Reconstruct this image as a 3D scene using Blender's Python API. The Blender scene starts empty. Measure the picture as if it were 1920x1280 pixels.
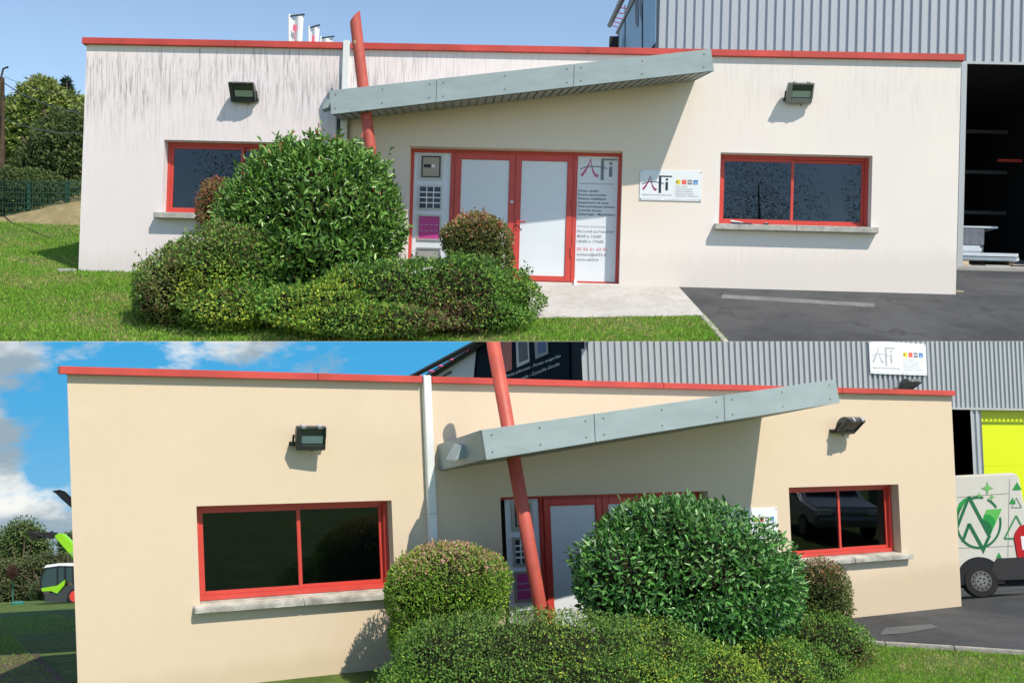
import bpy, bmesh, math, random
import numpy as np
from mathutils import Vector, Matrix
random.seed(7)
RAD = math.radians
scene = bpy.context.scene
C = scene.collection

# ------------------------------------------------------------------ camera, sky, sun, exposure
CZ = 4.0                                   # camera height; the two levels of the hillside meet at this height
FPX = 2000.0                               # focal length in photograph pixels (1920 wide)
cam_d = bpy.data.cameras.new("camera"); cam = bpy.data.objects.new("camera", cam_d); C.objects.link(cam)
cam.location = (0, 0, CZ); cam.rotation_euler = (RAD(90), 0, 0)
cam_d.sensor_width = 36.0; cam_d.lens = FPX / 1920 * 36.0; cam_d.clip_end = 2000; cam_d.clip_start = 0.1
scene.camera = cam

SUN_EL, SUN_AZ = 54.0, 43.0                # azimuth: degrees to the right of straight behind the camera
sdir = Vector((math.sin(RAD(SUN_AZ)) * math.cos(RAD(SUN_EL)), -math.cos(RAD(SUN_AZ)) * math.cos(RAD(SUN_EL)), math.sin(RAD(SUN_EL))))
world = bpy.data.worlds.new("World"); scene.world = world; world.use_nodes = True
wn = world.node_tree.nodes; wl = world.node_tree.links
bg = wn["Background"]; sky = wn.new("ShaderNodeTexSky"); sky.sky_type = 'NISHITA'; sky.sun_disc = False
sky.sun_elevation = RAD(SUN_EL); sky.sun_rotation = math.atan2(sdir.x, sdir.y)
sky.air_density = 1.0; sky.dust_density = 0.05; sky.ozone_density = 4.0; sky.altitude = 0
wl.new(sky.outputs[0], bg.inputs[0]); bg.inputs[1].default_value = 0.138
sun_d = bpy.data.lights.new("sun", 'SUN'); sun = bpy.data.objects.new("sun", sun_d); C.objects.link(sun)
sun_d.energy = 3.7; sun_d.angle = RAD(0.5); sun_d.color = (1.0, 0.96, 0.915)
sun.rotation_euler = (-sdir).to_track_quat('-Z', 'Y').to_euler(); sun.location = sdir * 60
vs = scene.view_settings; vs.view_transform = 'Standard'; vs.look = 'None'; vs.gamma = 1.0; vs.exposure = 0.47
vs.use_curve_mapping = False
vs.use_white_balance = True; vs.white_balance_temperature = 7350; vs.white_balance_tint = 10      # daylight setting of the phone camera
scene.render.engine = 'CYCLES'

# ------------------------------------------------------------------ frames: local x along the facade, y into the building, z up
def pix(px, py, d): return Vector(((px - 960) / FPX * d, d, CZ + (640 - py) / FPX * d))
class Frame:
    def __init__(s, o, ex, ey, ez):
        s.o, s.ex, s.ey, s.ez = o, ex, ey, ez
        s.m = Matrix(((ex.x, ey.x, ez.x), (ex.y, ey.y, ez.y), (ex.z, ey.z, ez.z))); s.mi = s.m.inverted()
        s.c = s.mi @ (Vector((0, 0, CZ)) - o)
    def g(s, p): return s.o + s.m @ Vector(p)
    def l(s, p): return s.mi @ (Vector(p) - s.o)
    def ray(s, px, py): return s.mi @ Vector(((px - 960) / FPX, 1.0, (640 - py) / FPX))
    def at(s, px, py, y=0.0):
        r = s.ray(px, py); return s.c + r * ((y - s.c.y) / r.y)
    def atx(s, px, py, x):
        r = s.ray(px, py); return s.c + r * ((x - s.c.x) / r.x)
    def ground(s, px, py, h):
        r = s.ray(px, py); t0 = 3.0
        for k in range(1, 4000):
            t = 3.0 + k * 0.05; p = s.c + r * t
            if p.z < h(p.x, p.y):
                a, b = t - 0.05, t
                for _ in range(14):
                    m_ = (a + b) / 2; p = s.c + r * m_
                    if p.z < h(p.x, p.y): b = m_
                    else: a = m_
                return s.c + r * b
        return s.c + r * 60
def frame_from(L, dL, R, dR, tilt, shear):
    a = pix(*L, dL); b = pix(*R, dR); ex = (b - a).normalized(); up = Vector((0, 0, 1))
    ez = (up - ex * up.dot(ex)).normalized(); ey = ez.cross(ex); t = RAD(tilt)
    ez2 = ez * math.cos(t) + ey * math.sin(t); ey2 = ez2.cross(ex)
    return Frame(a, ex, ey2, ez2 - ex * math.tan(RAD(shear))), (b - a).length
F1, W1 = frame_from((147, 508), 20.4, (1792, 553), 19.78, 1.0, 0.0)
F2, W2 = frame_from((147, 1315), 11.16, (1803, 1137), 17.33, 2.0, 4.0)
H1, H2 = 4.47, 3.5
def fscale(F, y): return 1.0
def ppm(F, px, py, y):                      # metres for one photograph pixel there
    return (F.g(F.at(px, py, y)).y) / FPX

# ------------------------------------------------------------------ materials
MATS = {}
def srgb(r, g, b):
    f = lambda c: (c / 255 / 12.92) if c / 255 <= 0.04045 else ((c / 255 + 0.055) / 1.055) ** 2.4
    return (f(r), f(g), f(b))
def mat(name, col, rough=0.6, metal=0.0, spec=0.4, var=0.0, vscale=3.0, bump=0.0, bscale=60.0, col2=None, coat=0.0, stretch=(1, 1, 1)):
    if name in MATS: return MATS[name]
    m = bpy.data.materials.new(name); m.use_nodes = True; nt = m.node_tree; p = nt.nodes["Principled BSDF"]
    p.inputs["Roughness"].default_value = rough; p.inputs["Metallic"].default_value = metal
    p.inputs["Specular IOR Level"].default_value = spec; p.inputs["Coat Weight"].default_value = coat
    tc = nt.nodes.new("ShaderNodeTexCoord"); mp = nt.nodes.new("ShaderNodeMapping"); mp.inputs["Scale"].default_value = stretch
    nt.links.new(tc.outputs["Object"], mp.inputs["Vector"])
    if var > 0 or col2:
        n = nt.nodes.new("ShaderNodeTexNoise"); n.inputs["Scale"].default_value = vscale; n.inputs["Detail"].default_value = 6; n.inputs["Roughness"].default_value = 0.65
        nt.links.new(mp.outputs[0], n.inputs["Vector"])
        r = nt.nodes.new("ShaderNodeValToRGB"); c2 = col2 or tuple(max(0, c * (1 - var)) for c in col)
        r.color_ramp.elements[0].position = 0.32; r.color_ramp.elements[1].position = 0.68
        r.color_ramp.elements[0].color = (*c2, 1); r.color_ramp.elements[1].color = (*(col if col2 else tuple(min(1, c * (1 + var * 0.35)) for c in col)), 1)
        nt.links.new(n.outputs["Fac"], r.inputs["Fac"]); nt.links.new(r.outputs["Color"], p.inputs["Base Color"])
    else:
        p.inputs["Base Color"].default_value = (*col, 1)
    if bump > 0:
        n2 = nt.nodes.new("ShaderNodeTexNoise"); n2.inputs["Scale"].default_value = bscale; n2.inputs["Detail"].default_value = 5
        nt.links.new(mp.outputs[0], n2.inputs["Vector"])
        b = nt.nodes.new("ShaderNodeBump"); b.inputs["Strength"].default_value = bump; b.inputs["Distance"].default_value = 0.02
        nt.links.new(n2.outputs["Fac"], b.inputs["Height"]); nt.links.new(b.outputs[0], p.inputs["Normal"])
    MATS[name] = m; return m
class NG:                                   # tiny node helper
    def __init__(s, m): s.nt = m.node_tree; s.N = s.nt.nodes; s.L = s.nt.links
    def new(s, t, **k):
        n = s.N.new(t)
        for a, v in k.items(): setattr(n, a, v)
        return n
    def math(s, op, a, b=None, c=None, clamp=False):
        n = s.N.new("ShaderNodeMath"); n.operation = op; n.use_clamp = clamp
        for i, v in enumerate((a, b, c)):
            if v is None: continue
            if isinstance(v, (int, float)): n.inputs[i].default_value = v
            else: s.L.new(v, n.inputs[i])
        return n.outputs[0]
    def ramp(s, v, a, b):
        n = s.N.new("ShaderNodeMapRange"); n.interpolation_type = 'SMOOTHSTEP'; n.clamp = True
        n.inputs["From Min"].default_value = a; n.inputs["From Max"].default_value = b; s.L.new(v, n.inputs["Value"]); return n.outputs[0]
    def mix(s, f, a, b):
        n = s.N.new("ShaderNodeMix"); n.data_type = 'RGBA'
        for i, v in ((6, a), (7, b)):
            if isinstance(v, tuple): n.inputs[i].default_value = (*v, 1)
            else: s.L.new(v, n.inputs[i])
        if isinstance(f, (int, float)): n.inputs[0].default_value = f
        else: s.L.new(f, n.inputs[0])
        return n.outputs[2]
    def noise(s, vec, scale, detail=4, rough=0.6, map_scale=None):
        if map_scale:
            mp = s.N.new("ShaderNodeMapping"); mp.inputs["Scale"].default_value = map_scale; s.L.new(vec, mp.inputs["Vector"]); vec = mp.outputs[0]
        n = s.N.new("ShaderNodeTexNoise"); n.inputs["Scale"].default_value = scale; n.inputs["Detail"].default_value = detail; n.inputs["Roughness"].default_value = rough
        s.L.new(vec, n.inputs["Vector"]); return n.outputs["Fac"]
def new_mat(name):
    m = bpy.data.materials.new(name); m.use_nodes = True; MATS[name] = m; g = NG(m); return m, g, m.node_tree.nodes["Principled BSDF"]

def wall_old_mat():
    m, g, p = new_mat("weathered_render")
    tc = g.new("ShaderNodeTexCoord"); sp = g.new("ShaderNodeSeparateXYZ"); g.L.new(tc.outputs["Object"], sp.inputs[0])
    X, Z = sp.outputs["X"], sp.outputs["Z"]
    big = g.noise(tc.outputs["Object"], 0.55, 3)
    n1 = g.noise(tc.outputs["Object"], 1.0, 4, 0.62, (22, 22, 1.35))
    n2 = g.noise(tc.outputs["Object"], 1.0, 3, 0.6, (52, 52, 2.8))
    s = g.math('ADD', g.math('MULTIPLY', g.ramp(n1, 0.47, 0.66), 0.6), g.math('MULTIPLY', g.ramp(n2, 0.50, 0.66), 0.55))
    # the streaks start a hand below the coping and fade out lower down
    zs = g.math('ADD', Z, g.math('MULTIPLY', g.math('SUBTRACT', n1, 0.5), -1.1))
    top = g.ramp(g.math('MULTIPLY', zs, -1), -4.25, -3.9)
    low = g.math('ADD', g.math('MULTIPLY', g.ramp(Z, 2.0, 3.7), 0.93), 0.07)
    left = g.math('ADD', g.math('MULTIPLY', g.ramp(g.math('MULTIPLY', X, -1), -8.5, -4.2), 0.92), 0.22)
    left = g.math('MULTIPLY', left, g.math('ADD', g.math('MULTIPLY', g.ramp(big, 0.3, 0.62), 0.7), 0.45))
    fac = g.math('MULTIPLY', g.math('MULTIPLY', s, top), g.math('MULTIPLY', low, left), clamp=True)
    # faded cream paint to the right, chalky pink-grey to the left
    base = g.mix(g.ramp(X, 5.0, 9.5), (0.78, 0.725, 0.74), (0.80, 0.755, 0.72))
    base = g.mix(g.math('MULTIPLY', g.ramp(big, 0.35, 0.7), 0.22), base, (0.72, 0.66, 0.67))
    base = g.mix(g.ramp(Z, 4.12, 4.32), base, (0.82, 0.76, 0.66))
    # nothing runs down below the shelter of the canopy
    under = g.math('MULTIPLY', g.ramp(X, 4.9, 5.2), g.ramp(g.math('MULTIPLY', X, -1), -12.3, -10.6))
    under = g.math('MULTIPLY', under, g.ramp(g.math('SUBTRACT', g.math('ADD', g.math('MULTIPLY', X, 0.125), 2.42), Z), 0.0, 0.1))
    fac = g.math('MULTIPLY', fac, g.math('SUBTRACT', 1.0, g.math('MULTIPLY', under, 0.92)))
    base = g.mix(g.math('MULTIPLY', g.math('MULTIPLY', under, g.ramp(Z, -0.3, 2.2)), 0.8), base, (0.76, 0.655, 0.535))   # warm tone of the canopy's shade, put into the wall colour
    c = g.mix(g.math('MULTIPLY', fac, 0.88), base, (0.31, 0.295, 0.31))
    # black patch beside the downpipe
    bx = g.math('MULTIPLY', g.ramp(X, 4.93, 4.98), g.ramp(g.math('MULTIPLY', X, -1), -5.30, -5.12))
    bz = g.math('MULTIPLY', g.ramp(g.math('MULTIPLY', Z, -1), -3.2, -2.95), g.ramp(Z, 0.6, 1.4))
    c = g.mix(g.math('MULTIPLY', g.math('MULTIPLY', bx, bz), 0.93), c, (0.018, 0.018, 0.02))
    splash = g.math('MULTIPLY', g.ramp(g.math('ADD', g.math('MULTIPLY', Z, -1), g.math('MULTIPLY', n1, 0.5)), -0.25, 0.25), 0.2)
    c = g.mix(splash, c, (0.42, 0.37, 0.32))
    g.L.new(c, p.inputs["Base Color"]); p.inputs["Roughness"].default_value = 0.9; p.inputs["Specular IOR Level"].default_value = 0.15
    fb = g.noise(tc.outputs["Object"], 130, 3); b = g.new("ShaderNodeBump"); b.inputs["Strength"].default_value = 0.25; b.inputs["Distance"].default_value = 0.006
    g.L.new(fb, b.inputs["Height"]); g.L.new(b.outputs[0], p.inputs["Normal"]); return m
def wall_new_mat():
    m, g, p = new_mat("fresh_cream_render")
    tc = g.new("ShaderNodeTexCoord"); sp = g.new("ShaderNodeSeparateXYZ"); g.L.new(tc.outputs["Object"], sp.inputs[0])
    big = g.noise(tc.outputs["Object"], 0.5, 3); med = g.noise(tc.outputs["Object"], 2.2, 4)
    c = g.mix(g.math('MULTIPLY', g.ramp(big, 0.35, 0.65), 0.5), (0.66, 0.545, 0.405), (0.68, 0.57, 0.435))
    c = g.mix(g.math('MULTIPLY', g.ramp(med, 0.55, 0.8), 0.25), c, (0.635, 0.515, 0.375))
    mott = g.noise(tc.outputs["Object"], 9.0, 5, 0.7); c = g.mix(g.math('MULTIPLY', g.ramp(mott, 0.4, 0.7), 0.22), c, (0.61, 0.50, 0.365))
    pale = g.math('MULTIPLY', g.math('MULTIPLY', g.ramp(g.noise(tc.outputs["Object"], 1.15, 3), 0.56, 0.70), g.ramp(sp.outputs["Z"], 2.2, 3.3)), 0.22)
    c = g.mix(pale, c, (0.71, 0.64, 0.53))
    dirt = g.math('MULTIPLY', g.ramp(g.math('ADD', g.math('MULTIPLY', sp.outputs["Z"], -1), g.math('MULTIPLY', med, 0.25)), -0.15, 0.1), 0.4)
    c = g.mix(dirt, c, (0.50, 0.40, 0.27))
    g.L.new(c, p.inputs["Base Color"]); p.inputs["Roughness"].default_value = 0.85; p.inputs["Specular IOR Level"].default_value = 0.2
    fb = g.noise(tc.outputs["Object"], 110, 4); b = g.new("ShaderNodeBump"); b.inputs["Strength"].default_value = 0.3; b.inputs["Distance"].default_value = 0.006
    g.L.new(fb, b.inputs["Height"]); g.L.new(b.outputs[0], p.inputs["Normal"]); return m
def leaf_mat(name, rough=0.45, spec=0.4, trans=0.25):
    m, g, p = new_mat(name)
    a = g.new("ShaderNodeAttribute", attribute_name="Col")
    g.L.new(a.outputs["Color"], p.inputs["Base Color"]); p.inputs["Roughness"].default_value = rough; p.inputs["Specular IOR Level"].default_value = spec
    tr = g.new("ShaderNodeBsdfTranslucent"); g.L.new(a.outputs["Color"], tr.inputs["Color"])
    mx = g.new("ShaderNodeMixShader"); mx.inputs[0].default_value = trans
    out = [n for n in g.N if n.type == 'OUTPUT_MATERIAL'][0]
    g.L.new(p.outputs[0], mx.inputs[1]); g.L.new(tr.outputs[0], mx.inputs[2]); g.L.new(mx.outputs[0], out.inputs["Surface"]); return m
def glass_mat(name, tint, refl=0.0, ior=1.5):
    m, g, p = new_mat(name); g.N.remove(p)
    t = g.new("ShaderNodeBsdfTransparent"); t.inputs[0].default_value = (*tint, 1)
    gl = g.new("ShaderNodeBsdfGlossy"); gl.inputs["Roughness"].default_value = 0.01; gl.inputs[0].default_value = (0.9, 0.95, 1.0, 1)
    fr = g.new("ShaderNodeFresnel"); fr.inputs[0].default_value = ior
    f = g.math('ADD', fr.outputs[0], refl, clamp=True); mx = g.new("ShaderNodeMixShader")
    g.L.new(f, mx.inputs[0]); g.L.new(t.outputs[0], mx.inputs[1]); g.L.new(gl.outputs[0], mx.inputs[2])
    out = [n for n in g.N if n.type == 'OUTPUT_MATERIAL'][0]; g.L.new(mx.outputs[0], out.inputs["Surface"]); return m
def ground_mat(name, cols, scales, bump=0.4, bscale=40, rough=0.95, coord="Object"):
    m, g, p = new_mat(name); tc = g.new("ShaderNodeTexCoord"); v = tc.outputs[coord]
    a = g.noise(v, scales[0], 4); b_ = g.noise(v, scales[1], 5, 0.7); c_ = g.noise(v, scales[2], 2)
    c = g.mix(g.ramp(a, 0.38, 0.62), cols[0], cols[1]); c = g.mix(g.math('MULTIPLY', g.ramp(b_, 0.5, 0.72), 0.7), c, cols[2])
    if len(cols) > 3: c = g.mix(g.ramp(c_, 0.66, 0.74), c, cols[3])
    g.L.new(c, p.inputs["Base Color"]); p.inputs["Roughness"].default_value = rough; p.inputs["Specular IOR Level"].default_value = 0.2
    fb = g.noise(v, bscale, 5, 0.7); b = g.new("ShaderNodeBump"); b.inputs["Strength"].default_value = bump; b.inputs["Distance"].default_value = 0.02
    g.L.new(fb, b.inputs["Height"]); g.L.new(b.outputs[0], p.inputs["Normal"]); return m
def sky_mat():
    m, g, p = new_mat("sky_with_clouds"); g.N.remove(p)
    tc = g.new("ShaderNodeTexCoord"); v = tc.outputs["Object"]; sp = g.new("ShaderNodeSeparateXYZ"); g.L.new(v, sp.inputs[0])
    Z = sp.outputs["Z"]                     # 0 at the top edge, negative downwards
    wob = g.noise(v, 0.05, 4, 0.6)
    n = g.noise(v, 1.0, 9, 0.56, (0.034, 0.034, 0.062)); det = g.noise(v, 1.0, 6, 0.6, (0.10, 0.10, 0.16))
    d = g.math('ADD', n, g.math('MULTIPLY', g.math('SUBTRACT', det, 0.5), 0.25))
    X = sp.outputs["X"]
    # a bank of cloud to the left, broken cumulus to the right, thin layers near the ground
    d = g.math('ADD', d, g.math('MULTIPLY', g.ramp(g.math('MULTIPLY', X, -1), 25, 62), 0.07))
    d = g.math('ADD', d, g.math('MULTIPLY', g.ramp(g.math('MULTIPLY', Z, -1), 16, 34), 0.12))
    cover = g.ramp(d, 0.50, 0.60)
    shade = g.noise(v, 1.0, 5, 0.55, (0.05, 0.05, 0.11))
    cl = g.mix(g.ramp(g.math('ADD', shade, g.math('MULTIPLY', g.math('SUBTRACT', d, 0.55), 0.6)), 0.36, 0.60), (0.80, 0.87, 0.94), (0.27, 0.39, 0.52))
    blue = g.mix(g.ramp(g.math('MULTIPLY', Z, -1), 0, 45), (0.04, 0.37, 0.78), (0.22, 0.52, 0.82))
    c = g.mix(cover, blue, cl)
    e = g.new("ShaderNodeEmission"); e.inputs[1].default_value = 0.80; g.L.new(c, e.inputs[0])
    out = [n_ for n_ in g.N if n_.type == 'OUTPUT_MATERIAL'][0]; g.L.new(e.outputs[0], out.inputs["Surface"]); return m

# ------------------------------------------------------------------ mesh collecting and linking
ALL = {1: [], 2: []}
class MB:
    def __init__(s, F=None): s.v, s.f, s.F = [], [], F
    def poly(s, pts):
        k = len(s.v); s.v += [Vector(p) for p in pts]; s.f.append(tuple(range(k, k + len(pts)))); return s
    def hexa(s, a):                         # 8 corners: bottom ring 0-3, top ring 4-7 (counter-clockwise from above)
        k = len(s.v); s.v += [Vector(p) for p in a]
        s.f += [tuple(k + i for i in q) for q in ((3, 2, 1, 0), (4, 5, 6, 7), (0, 1, 5, 4), (1, 2, 6, 5), (2, 3, 7, 6), (3, 0, 4, 7))]; return s
    def box(s, x0, x1, y0, y1, z0, z1):
        return s.hexa([(x0, y0, z0), (x1, y0, z0), (x1, y1, z0), (x0, y1, z0), (x0, y0, z1), (x1, y0, z1), (x1, y1, z1), (x0, y1, z1)])
    def ext(s, pts, d):                     # polygon (counter-clockwise seen from -d) extruded by vector d
        k = len(s.v); n = len(pts); d = Vector(d); s.v += [Vector(p) for p in pts] + [Vector(p) + d for p in pts]
        s.f.append(tuple(range(k, k + n))); s.f.append(tuple(range(k + 2 * n - 1, k + n - 1, -1)))
        for i in range(n): j = (i + 1) % n; s.f.append((k + j, k + i, k + n + i, k + n + j))
        return s
    def tube(s, pts, rad, seg=10, cap=True):
        k0 = len(s.v); n = len(pts); pts = [Vector(p) for p in pts]
        if not hasattr(rad, '__len__'): rad = [rad] * n
        for i, p in enumerate(pts):
            d = (pts[min(i + 1, n - 1)] - pts[max(i - 1, 0)]).normalized(); a = d.cross(Vector((0, 1, 0.13))).normalized(); b = d.cross(a)
            for j in range(seg): t = 2 * math.pi * j / seg; s.v.append(p + (a * math.cos(t) + b * math.sin(t)) * rad[i])
        for i in range(n - 1):
            for j in range(seg):
                q = (j + 1) % seg; s.f.append((k0 + i * seg + j, k0 + i * seg + q, k0 + (i + 1) * seg + q, k0 + (i + 1) * seg + j))
        if cap: s.f.append(tuple(k0 + j for j in range(seg - 1, -1, -1))); s.f.append(tuple(k0 + (n - 1) * seg + j for j in range(seg)))
        return s
    def disc(s, c, u, w, n_, h, seg=24, r=1.0, hole=0.0):      # short cylinder: centre, two radius axes, axis, height
        c, u, w, n_ = map(Vector, (c, u, w, n_)); P = [c + (u * math.cos(2 * math.pi * i / seg) + w * math.sin(2 * math.pi * i / seg)) * r for i in range(seg)]
        return s.ext(P, n_ * h)
    def build(s, name, m, parent=None, base=None, wid=1, bevel=0.0, smooth=False, F=None):
        F = F or s.F; base = Vector(base) if base is not None else (parent['_b'] if parent else Vector((0, 0, 0)))
        base = Vector(base)
        V = [(F.g(v) if F else v) - base for v in s.v]
        me = bpy.data.meshes.new(name); me.from_pydata([tuple(v) for v in V], [], s.f); me.materials.append(m)
        bm = bmesh.new(); bm.from_mesh(me); bmesh.ops.recalc_face_normals(bm, faces=bm.faces)
        if bevel > 0: bmesh.ops.bevel(bm, geom=[e for e in bm.edges if len(e.link_faces) == 2 and e.calc_face_angle(0) > 0.5], offset=bevel, segments=2, affect='EDGES', clamp_overlap=True)
        bm.to_mesh(me); bm.free()
        if smooth: me.polygons.foreach_set("use_smooth", [True] * len(me.polygons)); me.set_sharp_from_angle(angle=RAD(40))
        return link(name, me, parent, base, wid)
BASES = {}
def link(name, me, parent, base, wid):
    o = bpy.data.objects.new(name, me); C.objects.link(o)
    if parent: o.parent = parent
    else: o.location = base
    ALL[wid].append(o); return o
class Thing:
    """an Empty at the thing's base that parents its parts"""
def thing(name, label, cat, base, group=None):
    o = bpy.data.objects.new(name, None); C.objects.link(o); o.location = base; o.empty_display_size = 0.2
    o["label"] = label; o["category"] = cat
    if group: o["group"] = group
    o["_b"] = Vector(base); return o
def tag(o, label=None, cat=None, group=None, kind=None):
    if label: o["label"] = label
    if cat: o["category"] = cat
    if group: o["group"] = group
    if kind: o["kind"] = kind
    return o
def B(F, x, y, z=0.0): return F.g((x, y, z))
FONT_CACHE = {}
def text_into(mb, body, org, u, v, nrm, width=None, height=0.1, depth=0.002, bold=0.0, align=0.0):
    """flat lettering: u, v unit axes in local space; width stretches the line to that length"""
    cu = bpy.data.curves.new("t", 'FONT'); cu.body = body; cu.size = 1.0; cu.resolution_u = 2; cu.offset = bold
    ob = bpy.data.objects.new("t", cu); me = bpy.data.meshes.new_from_object(ob)
    vs_ = np.array([x.co[:] for x in me.vertices])
    if len(vs_):
        w = vs_[:, 0].max() - vs_[:, 0].min(); x0 = vs_[:, 0].min(); sx = (width / w) if width else height
        org, u, v, nrm = map(Vector, (org, u, v, nrm)); k = len(mb.v)
        for c in vs_: mb.v.append(org + u * ((c[0] - x0) * sx - (w * sx) * align) + v * (c[1] * height) + nrm * depth)
        for p in me.polygons: mb.f.append(tuple(k + i for i in p.vertices))
    bpy.data.objects.remove(ob); bpy.data.curves.remove(cu); bpy.data.meshes.remove(me); return mb

# ------------------------------------------------------------------ common materials
M_RED = mat("red_lacquer", (0.60, 0.068, 0.052), 0.38, 0, 0.45, 0.10, 2.5)
M_COP = mat("red_coping_metal", (0.60, 0.078, 0.062), 0.5, 0, 0.4, 0.28, 1.1, 0.05, 8)
M_POST = mat("red_post_paint", (0.50, 0.095, 0.068), 0.5, 0, 0.4, 0.25, 3, 0.04, 20)
M_FASC = mat("grey_blue_panel", (0.335, 0.415, 0.43), 0.5, 0.1, 0.4, 0.14, 1.6, 0.04, 60, stretch=(1, 1, 3))
M_SOFF = mat("soffit_metal", (0.30, 0.32, 0.32), 0.5, 0.3, 0.4)
M_BLACK = mat("black_plastic", (0.015, 0.016, 0.018), 0.5)
M_DGREY = mat("dark_grey_metal", (0.055, 0.065, 0.065), 0.45, 0.2)
M_LGREY = mat("pale_grey_metal", (0.45, 0.47, 0.48), 0.4, 0.3)
M_WHITE = mat("white_enamel", (0.80, 0.82, 0.84), 0.35)
M_FILM = mat("white_film_on_glass", (0.70, 0.755, 0.81), 0.12, 0, 0.5, 0.04, 1.5)
M_PIPE = mat("white_pipe_box", (0.72, 0.76, 0.77), 0.4, 0, 0.4, 0.05, 2)
M_SILL = mat("concrete_sill", (0.46, 0.46, 0.43), 0.9, 0, 0.2, 0.35, 7, 0.4, 60)
M_SILL2 = mat("painted_concrete_sill", (0.47, 0.465, 0.42), 0.9, 0, 0.2, 0.5, 5, 0.4, 60)
M_GLASS = glass_mat("window_glass", (0.42, 0.49, 0.54), 0.02)
M_LAMPGLASS = glass_mat("lamp_glass", (0.93, 0.97, 0.98), 0.0, 1.25)
M_ROOM = mat("dark_room", (0.30, 0.31, 0.32), 0.9)
M_INK = mat("dark_blue_print", (0.012, 0.03, 0.055), 0.5)
M_GREYINK = mat("grey_print", (0.20, 0.22, 0.25), 0.6)
M_PALEINK = mat("pale_grey_print", (0.42, 0.45, 0.48), 0.6)
M_PINKINK = mat("pink_print", (0.80, 0.16, 0.25), 0.5)
M_PLUM = mat("plum_print", (0.30, 0.035, 0.13), 0.5)
M_MAG = mat("magenta_panel", (0.52, 0.06, 0.27), 0.45)
M_YEL = mat("yellow_print", (0.75, 0.62, 0.06), 0.5)
M_BLUE = mat("blue_print", (0.08, 0.22, 0.50), 0.5)
M_CORAL = mat("coral_print", (0.80, 0.13, 0.11), 0.5)
M_CLAD = mat("grey_corrugated_steel", (0.44, 0.475, 0.51), 0.42, 0.25, 0.4, 0.05, 0.4)
M_ALU = mat("brushed_aluminium", (0.48, 0.48, 0.46), 0.4, 0.5)
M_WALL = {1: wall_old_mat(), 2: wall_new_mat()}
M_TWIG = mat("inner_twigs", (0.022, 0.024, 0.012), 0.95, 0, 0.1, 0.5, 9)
M_BARK = mat("bark", (0.10, 0.075, 0.05), 0.95, 0, 0.1, 0.4, 8, 0.5, 30)
M_LEAF_GLOSS = leaf_mat("glossy_leaves", 0.33, 0.5, 0.18)
M_LEAF = leaf_mat("small_leaves", 0.6, 0.25, 0.28)
M_GRASS = leaf_mat("grass_blades", 0.7, 0.2, 0.3)

# ------------------------------------------------------------------ terrain: the dirty building stands on an upper terrace of a slope, the repainted one below
def lerp(a, b, t): return a + (b - a) * t
def zcut1(x, y): return -(F1.o.z - CZ + x * F1.ex.z + y * F1.ey.z) / F1.ez.z
def L1(x): return lerp(4.9, 2.6, min(1, max(0, x / W1)))
def h1(x, y):
    if y >= 0: return lerp(0.235, 0.16, min(1, max(0, (x - 1) / (W1 - 3)))) * y
    L = L1(x); return zcut1(x, -L) * (-y / L)
def S2(x): return lerp(0.165, 0.222, min(1.0, max(0.0, (x - W2 + 3) / 3)))
def h2(x, y): return 0.0 if y <= 0 else -S2(x) * y
def sheet(F, xs, ys, h, off, m, name, wid, keep=None, lines=(), fan=None):
    """a ground sheet on the terrain; lines: (point, inward normal) cuts in local xy"""
    bm = bmesh.new(); nx, ny = len(xs), len(ys)
    vv = [[bm.verts.new((x, y, 0)) for x in xs] for y in ys]
    for j in range(ny - 1):
        for i in range(nx - 1):
            if keep is None or keep((xs[i] + xs[i + 1]) / 2, (ys[j] + ys[j + 1]) / 2):
                bm.faces.new((vv[j][i], vv[j][i + 1], vv[j + 1][i + 1], vv[j + 1][i]))
    for p, n in lines:
        bmesh.ops.bisect_plane(bm, geom=bm.verts[:] + bm.edges[:] + bm.faces[:], plane_co=(p[0], p[1], 0), plane_no=(-n[0], -n[1], 0), clear_outer=True)
    for v in bm.verts: v.co = F.g((v.co.x, v.co.y, h(v.co.x, v.co.y) + off))
    if fan:                                # keep the terrace within a wedge a little wider than the view
        for k in fan: bmesh.ops.bisect_plane(bm, geom=bm.verts[:] + bm.edges[:] + bm.faces[:], plane_co=(0, 0, CZ), plane_no=k, clear_outer=True)
    bmesh.ops.delete(bm, geom=[v for v in bm.verts if not v.link_faces], context='VERTS')
    o0 = Vector((F.o.x, F.o.y, F.o.z)); 
    for v in bm.verts: v.co -= o0
    bmesh.ops.recalc_face_normals(bm, faces=bm.faces)
    me = bpy.data.meshes.new(name); bm.to_mesh(me); bm.free(); me.materials.append(m)
    o = link(name, me, None, o0, wid); o["kind"] = "structure"; return o
def poly_lines(pts):                        # counter-clockwise convex polygon in local xy -> cuts
    out = []
    for i, a in enumerate(pts):
        b = pts[(i + 1) % len(pts)]; d = (b[0] - a[0], b[1] - a[1]); out.append(((a[0], a[1]), (-d[1], d[0])))
    return out
def rng(a, b, n): return [a + (b - a) * i / n for i in range(n + 1)]
def inside(pts, x, y):
    for i, a in enumerate(pts):
        b = pts[(i + 1) % len(pts)]
        if (b[0] - a[0]) * (y - a[1]) - (b[1] - a[1]) * (x - a[0]) < 0: return False
    return True
FAN1 = [(1, -0.535, 0), (-1, -0.535, 0)]
M_LAWN1 = ground_mat("lawn_soil", ((0.06, 0.115, 0.022), (0.095, 0.15, 0.034), (0.18, 0.17, 0.07), (0.27, 0.22, 0.11)), (0.9, 5.0, 1.7), 0.8, 55)
M_LAWN2 = ground_mat("lawn_soil_lower", ((0.06, 0.115, 0.022), (0.095, 0.15, 0.034), (0.17, 0.165, 0.07), (0.27, 0.22, 0.12)), (1.3, 7.0, 2.1), 0.8, 70)
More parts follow.
